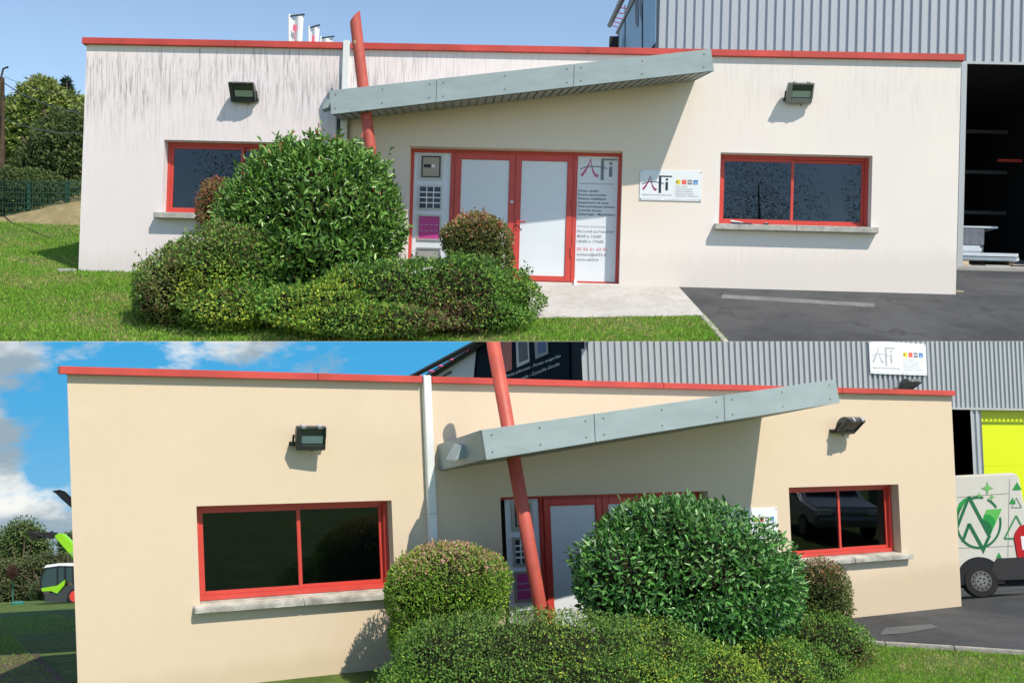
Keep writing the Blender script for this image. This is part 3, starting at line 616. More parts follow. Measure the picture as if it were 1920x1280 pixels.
    m = MB(F); m.hexa([(c0.x - w_, c0.y - .12, c0.z - .13), (c0.x + .04, c0.y - .12, c0.z - .08), (c0.x + .04, c0.y + .12, c0.z - .08), (c0.x - w_, c0.y + .12, c0.z - .13), (c0.x - w_ * .45, c0.y - .12, c0.z + .05), (c0.x + .04, c0.y - .12, c0.z + .08), (c0.x + .04, c0.y + .12, c0.z + .08), (c0.x - w_ * .45, c0.y + .12, c0.z + .05)])
    m.build("spout", M_FASC, core, base=t['_b'], wid=wid, bevel=0.004)
    # leaning round post through the canopy, its head cut on the slant
    po = P['post']; y_ = -p * po['y']; a, b = F.at(*po['top'], y_), F.at(*po['bot'], y_); d = (b - a); b = a + d * ((a.z - po.get('z0', -0.35)) / -d.z); r = po['r']
    m = MB(F); seg = 28; dd = (b - a).normalized(); e1_ = Vector((1, 0, 0)); e1_ = (e1_ - dd * e1_.dot(dd)).normalized(); e2_ = dd.cross(e1_)
    for base_, cut in ((a, 1), (b, 0)):
        for j in range(seg):
            th = 2 * math.pi * j / seg; off = (e1_ * math.cos(th) + e2_ * math.sin(th)) * r
            m.v.append(base_ + off + (dd * (-(math.cos(th)) * po['cut'] * r) if cut else Vector((0, 0, 0))))
    for j in range(seg): m.f.append((j, (j + 1) % seg, seg + (j + 1) % seg, seg + j))
    m.f.append(tuple(range(seg))); m.f.append(tuple(seg + j for j in range(seg - 1, -1, -1)))
    m.build("post", P['post_m'], t, wid=wid, smooth=True)
    return t, dict(holes=holes, door=door)
def done_parts(mk, done, part, t):
    part['_b'] = Vector(t['_b']); done(); del part['_b']

def lichen_post():
    m, g, p = new_mat("lichen_spotted_post"); tc = g.new("ShaderNodeTexCoord"); v = tc.outputs["Object"]
    vo = g.new("ShaderNodeTexVoronoi"); vo.inputs["Scale"].default_value = 5.5; g.L.new(v, vo.inputs["Vector"])
    sp = g.new("ShaderNodeSeparateXYZ"); g.L.new(v, sp.inputs[0]); n = g.noise(v, 9, 4)
    spots = g.math('MULTIPLY', g.ramp(g.math('MULTIPLY', vo.outputs["Distance"], -1), -0.26, -0.17), g.ramp(sp.outputs["Z"], 3.3, 3.7))
    spots = g.math('MULTIPLY', spots, g.ramp(n, 0.45, 0.55))
    c = g.mix(g.ramp(n, 0.3, 0.7), (0.42, 0.075, 0.055), (0.52, 0.10, 0.072)); c = g.mix(g.math('MULTIPLY', spots, 0.85), c, (0.62, 0.50, 0.30))
    g.L.new(c, p.inputs["Base Color"]); p.inputs["Roughness"].default_value = 0.55; return m
PAR1 = dict(skew=0.0, rec=0.32, hc=0.125, over=0.07, over_r=0.045, depth=5.0, ft=0.075, dt=0.115, sill_t=0.115, sill_p=0.16, sill_m=M_SILL, bolt=0.011, door_z0=0.035,
    windows=[dict(open=[(308, 262), (604, 269), (598, 405), (303, 398)], mull=(456, 330), sill=[(293, 404), (612, 410)]),
             dict(open=[(1350, 287), (1636, 291), (1633, 426), (1349, 419)], mull=(1484, 350), sill=[(1338, 428), (1643, 436)])],
    door_tl=(768, 274), door_tr=(1168, 283), door_cols=[775, 847, 855, 968, 1077, 1084, 1161],
    coping_cuts=[2.9, 9.6, 13.4], pipe=[(645, 78)], pipe_w=0.125,
    canopy=dict(p=0.98, front=[(617, 170), (1333, 92), (1339, 133), (621, 214)], joints=[(818, 170), (1076, 140)], soffit=[(640, 226), (1303, 152)], slats=44, spout=((617, 196), 0.11, 0.45)),
    post=dict(top=(665.5, 33), bot=(698, 310), y=0.72, r=0.105, cut=0.95, z0=-0.6), post_m=lichen_post())
PAR2 = dict(skew=1.3, rec=0.25, hc=0.085, over=0.075, over_r=0.02, depth=4.2, ft=0.062, dt=0.10, sill_t=0.075, sill_p=0.10, sill_m=M_SILL2, bolt=0.008,
    windows=[dict(open=[(369, 948), (735, 938), (740, 1107), (374, 1131)], mull=(558, 1020), sill=[(362, 1142), (752, 1112)]),
             dict(open=[(1477, 914), (1682, 907), (1693, 1036), (1487, 1050)], mull=(1567, 975), sill=[(1478, 1056), (1704, 1040)])],
    door_tl=(938, 934), door_tr=(1327, 918), door_cols=[944, 1007, 1013, 1123, 1228, 1236, 1312],
    coping_cuts=[2.7, 7.6, 10.9], pipe=[(789, 703)], pipe_w=0.10,
    canopy=dict(p=1.5, front=[(903, 806), (1567, 711), (1575, 755), (912, 861)], joints=[(1115, 800), (1358, 760)], soffit=[(823, 882), (1428, 783)], slats=40, spout=((872, 841), 0.20, 0.55)),
    post=dict(top=(917, 600), bot=(1014, 1145), y=0.55, r=0.083, cut=0.9, z0=-0.05), post_m=M_POST)
off1, G1 = build_office(F1, W1, H1, PAR1, 1, "flat-roofed pinkish office building with grimy black rain streaks down its facade")
off2, G2 = build_office(F2, W2, H2, PAR2, 2, "flat-roofed office building repainted clean cream yellow with sharp shadows")
# the wall of the streaked building has a black patch; small crack lines on the repainted one are too fine to model

floodlight(F1, 1, 454, 173, 0.47, "black floodlight on the streaked wall above the window beside the downpipe")
floodlight(F1, 1, 1500, 174, 0.47, "pale grey floodlight on the pinkish wall above the window beside the hall", fm=mat("pale_lamp_frame", (0.34, 0.36, 0.35), 0.45, 0.3))
floodlight(F2, 2, 583, 821, 0.335, "black square floodlight on the cream wall left of the downpipe", yaw=-6, tilt=24, y_off=-0.21, hgt=.29)
floodlight(F2, 2, 1596, 799, 0.37, "grey floodlight on the cream wall beside the grey canopy's high end", yaw=8, tilt=48, y_off=-0.24)

# ------------------------------------------------------------------ company sign plates
def sign_plate(F, wid, r4, label, y=-0.004, thick=0.012, faded=False):
    x0, x1, z0, z1 = rect(F, r4, y); w, h = x1 - x0, z1 - z0; t = thing("sign", label, "sign", F.g((x0, y, z0)))
    MB(F).box(x0, x1, y - thick, y, z0, z1).build("plate", mat("white_sign_plate", (0.74, 0.79, 0.83), 0.3), t, wid=wid, bevel=0.002)
    ys = y - thick - .0025; mk, done = inks(F, t, wid)
    logo_afi(mk, x0 + w * .045, z0 + h * .245, h * .58, ys, M_PALEINK if faded else None, M_PALEINK if faded else None)
    U, V, N = (1, 0, 0), (0, 0, 1), (0, -1, 0)
    text_into(mk(M_INK), "Aquitaine Fermetures Industrielles", (x0 + w * .04, ys, z0 + h * .165), U, V, N, w * .48, h * .055)
    for i, m_ in enumerate((M_YEL, M_CORAL, M_GREYINK, M_BLUE)):
        a = x0 + w * (.585 + i * .093); MB(F).box(a, a + w * .072, ys, ys + .0015, z0 + h * .55, z0 + h * .70).build("coloured_square", m_, t, wid=wid)
        if i == 2: MB(F).box(a + .01, a + w * .072 - .01, ys - .001, ys - .0005, z0 + h * .615, z0 + h * .64).build("square_detail", M_WHITE, t, wid=wid)
        if i == 0: MB(F).box(a + .004, a + w * .03, ys - .001, ys - .0005, z0 + h * .605, z0 + h * .645).build("square_detail", M_INK, t, wid=wid)
        if i == 3: MB(F).box(a + w * .02, a + w * .055, ys - .001, ys - .0005, z0 + h * .555, z0 + h * .63).build("square_detail", mat("light_blue_print", (0.25, 0.5, 0.8)), t, wid=wid)
    for i, (s_, k) in enumerate((("Portes rapides", .52), ("Portes sectionnelles", .74), ("Rideaux métalliques", .74), ("Equipements de quais", .80), ("Dépannages - Maintenance", 1.0))):
        text_into(mk(M_PALEINK if faded else M_GREYINK), s_, (x0 + w * .58, ys, z0 + h * (.455 - i * .077)), U, V, N, w * .37 * k, h * .06)
    text_into(mk(M_PALEINK), "Tél. 05 56 61 62 91  -  contact@afi33.fr  -  www.afi33.fr", (x0 + w * .04, ys, z0 + h * .035), U, V, N, w * .91, h * .045)
    done()
    for a, b in ((.02, .04), (.98, .04), (.02, .96), (.98, .96)):
        MB(F).disc((x0 + w * a, ys + .001, z0 + h * b), (1, 0, 0), (0, 0, 1), (0, -1, 0), .005, 8, h * .018).build("screw", M_DGREY, t, wid=wid)
    return t
sign_plate(F1, 1, [(1200, 319), (1316, 321), (1315, 378), (1199, 375)], "white company sign with emblem screwed to the pinkish wall beside the entrance")
sign_plate(F2, 2, [(1352, 955), (1455, 950), (1459, 1006), (1355, 1014)], "white company sign on the cream wall half hidden by the big laurel")

# things on the ledge of the streaked building's window
c = F1.at(1388, 424, -0.08); sz = G1['holes'][1][2]
t = thing("brochure", "open white brochure with dark cover lying on the window ledge", "brochure", F1.g((c.x, -.08, sz - .01)))
zs_ = sz - .012
MB(F1).hexa([(c.x - .17, -.15, zs_), (c.x + .20, -.15, zs_), (c.x + .20, .0, zs_ + .004), (c.x - .17, .0, zs_ + .004), (c.x - .17, -.15, zs_ + .02), (c.x + .20, -.15, zs_ + .012), (c.x + .20, .0, zs_ + .016), (c.x - .17, .0, zs_ + .03)]).build("cover", mat("dark_violet_cover", (0.03, 0.02, 0.08), 0.4), t, wid=1)
MB(F1).hexa([(c.x - .18, -.14, zs_ + .034), (c.x + .04, -.15, zs_ + .016), (c.x + .04, .0, zs_ + .022), (c.x - .18, .0, zs_ + .05), (c.x - .18, -.14, zs_ + .066), (c.x + .04, -.15, zs_ + .026), (c.x + .04, .0, zs_ + .034), (c.x - .18, .0, zs_ + .082)]).build("pages", M_WHITE, t, wid=1)
c = F1.at(1436, 422, -0.06)
t = thing("marker_box", "small dark box with a white top on the window ledge", "box", F1.g((c.x, -.06, zs_)))
MB(F1).box(c.x - .045, c.x + .045, -.09, -.03, zs_ + .004, zs_ + .03).build("case", M_BLACK, t, wid=1, bevel=.004); MB(F1).box(c.x - .03, c.x + .03, -.08, -.04, zs_ + .0305, zs_ + .036).build("lid", M_WHITE, t, wid=1)
# door stop at the entrance
c = F1.at(1079, 522, -0.02)
MB(F1).hexa([(c.x - .03, -.10, h1(c.x, -.1) + .005), (c.x + .03, -.10, h1(c.x, -.1) + .005), (c.x + .03, .04, .02), (c.x - .03, .04, .02), (c.x - .025, -.06, .09), (c.x + .025, -.06, .09), (c.x + .025, .03, .1), (c.x - .025, .03, .1)]).build("door_stop", M_WHITE, None, F1.g((c.x, 0, 0)), 1, .006)
tag(bpy.context.scene.objects["door_stop"], "small white wedge at the foot of the red entrance door", "door stop")
# plank beside the corner, slab at the other corner
c = F1.ground(1806, 551, h1)
tag(MB(F1).box(W1 + .02, W1 + .32, c.y + .2, c.y + .36, h1(W1, c.y + .2) + .01, h1(W1, c.y + .2) + .05).build("plank", mat("weathered_wood", (0.42, 0.36, 0.26), 0.8, 0, 0.2, 0.3, 12), None, F1.g((W1 + .2, c.y + .3, 0)), 1, .006), "short weathered plank lying at the pinkish wall's corner by the hall", "plank")
c = P1(132, 507)
tag(MB(F1).box(-.36, -.03, -.12, .14, h1(0, -.12) + .0, .035).build("paving_slab", M_SILL, None, F1.g((-.2, 0, 0)), 1, .008), "small concrete slab in the grass at the streaked wall's foot", "slab")

# ------------------------------------------------------------------ warehouses with corrugated cladding
def corrugated(F, x0, z0, z1, y, width, nrib, depth):
    """one cladding sheet: trapezoid ribs"""
    m = MB(F); p = width / nrib; xs = []
    for k in range(nrib):
        a = x0 + k * p; xs += [(a, y), (a + p * .40, y), (a + p * .48, y + depth), (a + p * .92, y + depth)]
    xs.append((x0 + width, y))
    for (xa, ya), (xb, yb) in zip(xs[:-1], xs[1:]): m.poly([(xa, ya, z0), (xb, yb, z0), (xb, yb, z1), (xa, ya, z1)])
    return m
def clad_row(F, parent, wid, x0, x1, z0, z1, y, width, nrib, depth):
    first = None; n = int(math.ceil((x1 - x0) / width - 1e-6))
    for k in range(n):
        if first is None: first = corrugated(F, x0, z0, z1, y, width, nrib, depth).build("cladding_sheet", M_CLAD, parent, wid=wid)
        else:
            o = first.copy(); C.objects.link(o); o.location = F.m @ Vector((width * k, 0, 0)); ALL[wid].append(o)
        for zz in (.25, .75):
            pass
Y1 = 7.4
cL = F1.at(1236, 50, Y1); lin = F1.at(1850, 116, Y1).z; topz = F1.at(1500, -60, Y1).z; gz = h1(W1, Y1)
wh1 = thing("warehouse", "tall grey corrugated warehouse rising behind the streaked office building", "warehouse", F1.g((cL.x, Y1, gz)))
xo0 = F1.at(1808, 300, Y1).x; xo1 = F1.at(2030, 300, Y1).x
clad_row(F1, wh1, 1, cL.x, xo1, lin, topz, Y1, 1.15, 5, 0.06)
MB(F1).box(cL.x, xo1, Y1 - .03, Y1 - .004, lin - .07, lin - .003).build("lintel_trim", M_LGREY, wh1, wid=1)
MB(F1).box(cL.x - .10, cL.x - .003, Y1 - .06, Y1 + .14, gz - .5, topz).build("corner_trim", mat("dark_blue_trim", (0.04, 0.06, 0.09), 0.5), wh1, wid=1)
mb = MB(F1); a = F1.at(1797.5, 300, Y1).x; b = F1.at(1808, 300, Y1).x
mb.box(a, b, Y1 - .05, Y1 + .02, gz + .02, lin - .075); mb.build("door_jamb", M_LGREY, wh1, wid=1)
# left gable wall carrying a mesh-like blue banner
xs1 = cL.x - .05; Q = lambda px, py: F1.atx(px, py, xs1)
yb = Q(1156, 60).y
MB(F1).poly([(xs1, Y1 + .15, gz), (xs1, yb, gz), (xs1, yb, Q(1160, 50).z), (xs1, Y1 + .15, Q(1225, -60).z)]).build("gable_wall", mat("dark_blue_cladding", (0.05, 0.075, 0.11), 0.5), wh1, wid=1)
xb = xs1 - .10; Qb = lambda px, py: F1.atx(px, py, xb)
bn = MB(F1); pts = [Qb(1161, 56), Qb(1162, 93), Qb(1219, 93), Qb(1229, 80), Qb(1230, -20), Qb(1187, -20)]
bn.ext([tuple(p_) for p_ in pts], (0.01, 0, 0))
M_BANNER = mat("faded_blue_banner", (0.17, 0.34, 0.50), 0.45, 0, 0.4, 0.12, 0.6)
ban = bn.build("banner", M_BANNER, wh1, wid=1)
for a4 in ([(1190, -20), (1191, 42), (1194, 52), (1197, 48), (1197, -20)], [(1199, -20), (1199, 26), (1203, 42), (1205, 38), (1205, -20)]):
    MB(F1).ext([tuple(F1.atx(px, py, xb - .012)) for px, py in a4], (.006, 0, 0)).build("banner_print", mat("plum_grey_print", (0.07, 0.075, 0.11)), ban, base=wh1['_b'], wid=1)
for px in (1172, 1204.5):
    a, b = F1.atx(px, 94, xb - .014), F1.atx(px, 10, xb - .014)
    MB(F1).tube([a, b], .02, 6).build("banner_seam", M_INK, ban, base=wh1['_b'], wid=1)
# verge ladder: a raised dark rail with pink stays along the gable
xr = xs1 - .35
ra, rb = F1.atx(1143, 48, xr), F1.atx(1170, -8, xr); sa, sb = F1.atx(1157, 62, xs1 - .12), F1.atx(1192, -6, xs1 - .12)
MB(F1).tube([ra, rb], .11, 6).build("verge_rail", M_BLACK, wh1, wid=1); MB(F1).tube([sa, sb], .07, 6).build("verge_rail", M_BLACK, wh1, wid=1)
for k in (.03, .18, .33, .50, .66, .95):
    MB(F1).tube([ra + (rb - ra) * k, sa + (sb - sa) * (k * .86 + .15)], .022, 6).build("verge_stay", mat("pink_stay", (0.65, 0.10, 0.25)), wh1, wid=1)
a = F1.atx(1157, 82, xs1 - .3); MB(F1).box(a.x - .3, a.x + .05, a.y - .2, a.y + .2, a.z - .28, a.z + .22).build("lamp_box", M_BLACK, wh1, wid=1)
# hall interior: dark walls, roof, floor slab
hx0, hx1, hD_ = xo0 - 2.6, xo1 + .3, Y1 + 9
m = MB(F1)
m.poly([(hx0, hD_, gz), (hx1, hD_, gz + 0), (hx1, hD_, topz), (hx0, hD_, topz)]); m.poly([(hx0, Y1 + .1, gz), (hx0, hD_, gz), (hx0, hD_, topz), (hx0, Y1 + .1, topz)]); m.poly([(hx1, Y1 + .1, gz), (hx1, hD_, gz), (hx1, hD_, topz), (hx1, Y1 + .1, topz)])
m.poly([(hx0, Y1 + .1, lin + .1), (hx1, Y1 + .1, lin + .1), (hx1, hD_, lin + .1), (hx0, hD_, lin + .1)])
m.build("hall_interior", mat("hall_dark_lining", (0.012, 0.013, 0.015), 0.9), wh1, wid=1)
sl = F1.ground(1850, 492, h1)
mb = MB(F1); s0y = Y1 - .35
mb.hexa([(W1 + .3, s0y, h1(W1, s0y) - .1), (hx1, s0y, h1(W1, s0y) - .1), (hx1, hD_, h1(W1, hD_) - .1), (W1 + .3, hD_, h1(W1, hD_) - .1), (W1 + .3, s0y, h1(W1, s0y) + .09), (hx1, s0y, h1(W1, s0y) + .09), (hx1, hD_, h1(W1, hD_) + .03), (W1 + .3, hD_, h1(W1, hD_) + .03)])
mb.build("floor_slab", M_SLAB, wh1, wid=1, bevel=.02)
hs = lambda y: h1(W1, y) + lerp(.09, .03, (y - s0y) / (hD_ - s0y))
# stacked goods just inside the hall
def goods(name, label, cat, px0, px1, y0, y1, z0, z1, m, bevel=.01, parts=()):
    x0, x1 = F1.at(px0, 450, y0).x, F1.at(px1, 450, y0).x; zz = hs(y0)
    t = thing(name, label, cat, F1.g((x0, y0, zz)))
    MB(F1).box(x0, x1, y0, y1, zz + z0, zz + z1).build("stack", m, t, wid=1, bevel=bevel); return t, x0, x1, zz
M_SHEET = mat("pale_sheet_metal", (0.55, 0.60, 0.66), 0.35, 0.3, 0.4, 0.1, 2)
t, a, b, zz = goods("panel_stack", "low stack of pale blue-grey metal panels on the hall floor", "panels", 1800, 1912, Y1 + .75, Y1 + 1.9, .12, .21, M_SHEET)
MB(F1).box(a, a + (b - a) * .97, Y1 + .7, Y1 + 1.9, zz + .225, zz + .31).build("stack", M_SHEET, t, wid=1); MB(F1).box(a, a + (b - a) * .42, Y1 + .9, Y1 + 1.9, zz + .32, zz + .52).build("profile", M_SHEET, t, wid=1, bevel=.05)
for k in (.1, .85): MB(F1).box(a + (b - a) * k, a + (b - a) * k + .1, Y1 + .8, Y1 + 1.8, zz + .005, zz + .115).build("bearer", mat("bearer_wood", (0.22, 0.17, 0.12)), t, wid=1)
t, a, b, zz = goods("wrapped_pallet", "film-wrapped goods pallet with a pale board on top inside the hall", "pallet", 1800, 1846, Y1 + 2.0, Y1 + 3.2, .45, .93, mat("stretch_film", (0.16, 0.165, 0.19), 0.2, 0.2, 0.5, 0.4, 6), .03)
MB(F1).box(a, b + .35, Y1 + 2.0, Y1 + 3.2, zz + .935, zz + .985).build("board", M_SHEET, t, wid=1); MB(F1).box(a, b, Y1 + 2.05, Y1 + 3.2, zz + .01, zz + .44).build("pallet_base", M_DGREY, t, wid=1)
t, a, b, zz = goods("timber_block", "pale wooden block on the hall threshold slab", "wood", 1804, 1818, Y1 + .25, Y1 + .6, .0, .12, mat("pale_wood", (0.55, 0.45, 0.32)))
for k, (p0, p1) in enumerate((((1820, 472), (1850, 468)), ((1893, 474), (1925, 477)))):
    x0, x1 = F1.at(p0[0], 450, Y1 + .3).x, F1.at(p1[0], 450, Y1 + .3).x; z_ = hs(Y1 + .3) + .015
    o = MB(F1).tube([(x0, Y1 + .25, z_), (lerp(x0, x1, .6), Y1 + .2, z_), (x1, Y1 + .35, z_ + .01), (lerp(x0, x1, .7), Y1 + .55, z_ + .02)], .016, 6).build("cable", M_BLACK, None, F1.g((x0, Y1 + .3, z_)), 1)
    tag(o, ["black cable looped on the slab beside the timber block", "black cable trailing over the hall slab under the low panel stack's end"][k], "cable")
t = thing("storage_rack", "dim steel rack holding long rods inside the dark hall", "rack", F1.g((xo0 + .1, Y1 + 3.8, hs(Y1 + 3.8))))
for k in range(9):
    x_ = xo0 - .1 + k * .14; MB(F1).tube([(x_, Y1 + 3.8, hs(Y1 + 3.8)), (x_ + .18, Y1 + 4.4, hs(Y1 + 3.8) + random.uniform(2.2, 3.4))], .022, 6).build("rod", M_LGREY, t, wid=1)
for z_ in (1.4, 2.6, 3.8): MB(F1).box(xo0 - .4, xo1, Y1 + 4.5, Y1 + 4.6, hs(Y1 + 3.8) + z_, hs(Y1 + 3.8) + z_ + .1).build("shelf_beam", M_DGREY, t, wid=1)
a = F1.at(1872, 300, Y1 + 4.2); MB(F1).box(a.x, a.x + 1.2, Y1 + 4.2, Y1 + 4.3, a.z - .05, a.z + .03).build("red_beam", M_RED, t, wid=1)

# ------------------------------------------------------------------ warehouse behind the repainted building
Y2 = 27.0
c2 = F2.at(1092, 700, Y2); lin2 = F2.at(1850, 764, Y2).z; xr2 = F2.at(2040, 700, Y2).x; top2 = F2.l(pix(960, 640, 60)).z + 4; gz2 = h2(c2.x + 10, Y2)
wh2 = thing("warehouse", "grey corrugated warehouse with lime door behind the repainted cream building", "warehouse", F2.g((c2.x, Y2, gz2)))
clad_row(F2, wh2, 2, c2.x, xr2, lin2, top2, Y2, 1.75, 5, 0.10)
xa, xb_, xc_, xd = [F2.at(px, 820, Y2).x for px in (1778, 1822, 1842, 2030)]
MB(F2).box(c2.x, xr2, Y2 - .06, Y2 - .01, lin2 - .12, lin2 - .005).build("lintel_trim", M_LGREY, wh2, wid=2)
MB(F2).box(c2.x, xa, Y2 + .02, Y2 + .2, gz2 - 1, lin2 - .13).build("lower_wall", M_CLAD, wh2, wid=2)
corrugated(F2, xb_, gz2 - 1, lin2 - .13, Y2, xc_ - xb_, 2, .1).build("door_jamb", M_CLAD, wh2, wid=2)
nsec = 3
for k in range(nsec):
    a, b = lerp(gz2 - .2, lin2 - .1, k / nsec), lerp(gz2 - .2, lin2 - .1, (k + 1) / nsec) - .006
    MB(F2).box(xc_, xd, Y2 + .55, Y2 + .62, a, b).build("door_section", mat("lime_door", (0.62, 0.72, 0.01), 0.4), wh2, wid=2)
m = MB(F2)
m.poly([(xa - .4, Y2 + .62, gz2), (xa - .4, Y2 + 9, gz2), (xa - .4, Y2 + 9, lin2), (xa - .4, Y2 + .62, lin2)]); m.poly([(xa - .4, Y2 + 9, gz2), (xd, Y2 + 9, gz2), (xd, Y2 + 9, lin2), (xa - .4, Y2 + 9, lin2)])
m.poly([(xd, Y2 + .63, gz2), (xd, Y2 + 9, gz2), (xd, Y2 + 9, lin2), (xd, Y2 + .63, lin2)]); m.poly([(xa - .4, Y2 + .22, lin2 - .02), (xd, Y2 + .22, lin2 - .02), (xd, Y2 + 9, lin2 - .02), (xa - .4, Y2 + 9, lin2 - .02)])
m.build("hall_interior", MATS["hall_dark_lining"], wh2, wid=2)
MB(F2).box(xa + (xb_ - xa) * .45, xa + (xb_ - xa) * .5, Y2 + 1.2, Y2 + 1.4, gz2, lin2 - .1).build("inner_post", M_DGREY, wh2, wid=2)
xs2 = c2.x; Q2 = lambda px, py, d=0.0: tuple(F2.atx(px, py, xs2 - d))
MB(F2).ext([Q2(1090, 610), Q2(915, 610), Q2(905, 638), Q2(790, 706), Q2(775, 740), Q2(1090, 740)], (.15, 0, 0)).build("gable_wall", mat("anthracite_cladding", (0.018, 0.028, 0.038), 0.8, 0, 0.1), wh2, wid=2)
MB(F2).ext([Q2(893, 652, .12), Q2(806, 708, .12), Q2(806, 716, .12), Q2(887, 716, .12)], (.02, 0, 0)).build("pale_panel", mat("pale_grey_panel", (0.42, 0.47, 0.50), 0.5), wh2, wid=2)
MB(F2).ext([Q2(845, 694, .16), Q2(820, 709, .16), Q2(826, 709, .16), Q2(846, 699, .16)], (.02, 0, 0)).build("vent_slot", M_BLACK, wh2, wid=2)
bn2 = MB(F2).ext([Q2(1066, 600, .10), Q2(897, 600, .10), Q2(893, 725, .10), Q2(1068, 725, .10)], (.03, 0, 0)).build("banner", mat("navy_banner", (0.006, 0.016, 0.026), 0.85, 0, 0.05), wh2, wid=2)
for k, (pts, m_) in enumerate((([(934, 636), (936, 702), (960, 693), (959, 634)], mat("dull_red_print", (0.42, 0.10, 0.09))), ([(967, 632), (969, 689), (993, 678), (991, 632)], M_PALEINK), ([(971, 632), (973, 680), (990, 673), (988, 632)], M_INK),
                                ([(1001, 632), (1004, 673), (1028, 663), (1027, 632)], M_GREYINK), ([(1007, 632), (1009, 664), (1023, 659), (1022, 632)], mat("deep_blue_print", (0.03, 0.08, 0.22))))):
    dd_ = .125 + .006 * k
    MB(F2).ext([Q2(a, b, dd_) for a, b in pts], (.004, 0, 0)).build("banner_print", m_, bn2, base=wh2['_b'], wid=2)
def side_text(body, pa, pb, hpx, m_):
    a, b = Vector(Q2(*pa, .12)), Vector(Q2(*pb, .12)); d = b - a; hh = (Vector(Q2(pb[0], pb[1] - hpx, .12)) - b).length
    mb = MB(F2); text_into(mb, body, a, d.normalized(), (0, 0, 1), (-1, 0, 0), d.length, hh, .004); mb.build("banner_lettering", m_, bn2, base=wh2['_b'], wid=2)["kind"] = "stuff"
M_PALE = mat("pale_lettering", (0.55, 0.65, 0.68), 0.5)
side_text("Portes sectionnelles - Portes piétonnes - Portes coupe-feu", (895, 728), (1051, 669), 9, M_PALE)
side_text("Rideaux - Quais - Volets roulants - Portails - Contrôle d'accès", (880, 751), (1049, 684), 9, M_PALE)
ra, rb = F2.atx(768, 708, xs2 - .9), F2.atx(908, 634, xs2 - .9); sa, sb = F2.atx(797, 711, xs2 - .2), F2.atx(918, 634, xs2 - .2)
MB(F2).tube([ra, rb], .13, 6).build("verge_rail", M_BLACK, wh2, wid=2); MB(F2).tube([sa, sb], .16, 6).build("verge_rail", M_BLACK, wh2, wid=2)
for k in (.08, .22, .36, .52, .74, .92):
    MB(F2).tube([ra + (rb - ra) * k, sa + (sb - sa) * (k - .02)], .05, 6).build("verge_stay", mat("pink_stay", (0.65, 0.1, 0.25)), wh2, wid=2)
sign_plate(F2, 2, [(1628, 641.5), (1734, 641.5), (1737, 701), (1631, 703)], "white company sign mounted high on the corrugated warehouse cladding", y=Y2 - .03, thick=.05, faded=True)
floodlight(F2, 2, 1708, 722, 0.95, "dark floodlight on the corrugated warehouse just above the red coping", tilt=60, y_off=-.7, plane=Y2)

# ------------------------------------------------------------------ white van beside the repainted building
po = F2.g(F2.ground(1843, 1121, h2)); ez_ = Vector((-.045, .17, 1)).normalized(); ex_ = Vector((1, -.14, .0)); ex_ = (ex_ - ez_ * ex_.dot(ez_)).normalized(); FV = Frame(po, ex_, ez_.cross(ex_), ez_)
van = thing("van", "white delivery van with green emblem and triangle decals parked beyond the cream wall", "van", FV.g((-1.6, 1, 0)))
M_VAN = mat("white_van_paint", (0.66, 0.66, 0.60), 0.28, 0, 0.5, 0.03, 1.0, coat=0.4)
v = lambda px, py, y=-.004: FV.at(px, py, y)
zr = v(1890, 886).z; xr_ = v(1930, 1000).x
body = MB(FV)
prof = [(-4.45, .42), (xr_, .42), (xr_ + .02, 1.2), (xr_ - .06, zr - .05), (xr_ - .12, zr), (-2.6, zr), (-2.95, zr - .1), (-3.75, 1.45), (-4.45, 1.2), (-4.6, .8)]
body.ext([(a, 0, b) for a, b in prof], (0, 2.0, 0)); vb = body.build("body", M_VAN, van, wid=2, bevel=.055, smooth=True)
m = MB(FV); m.poly([(-2.98, .3, zr - .2), (-2.98, 1.7, zr - .2), (-3.72, 1.7, 1.5), (-3.72, .3, 1.5)]); 
for p_ in range(len(m.v)): m.v[p_] += Vector((-.03, 0, .03))
m.build("windscreen", M_GLASS, van, wid=2)
MB(FV).ext([(-3.45, -.006, 1.5), (-2.75, -.006, 1.5), (-2.75, -.006, 2.1), (-3.0, -.006, 2.1)], (0, .004, 0)).build("side_window", mat("van_side_glass", (0.02, 0.025, 0.03), 0.08), van, wid=2)
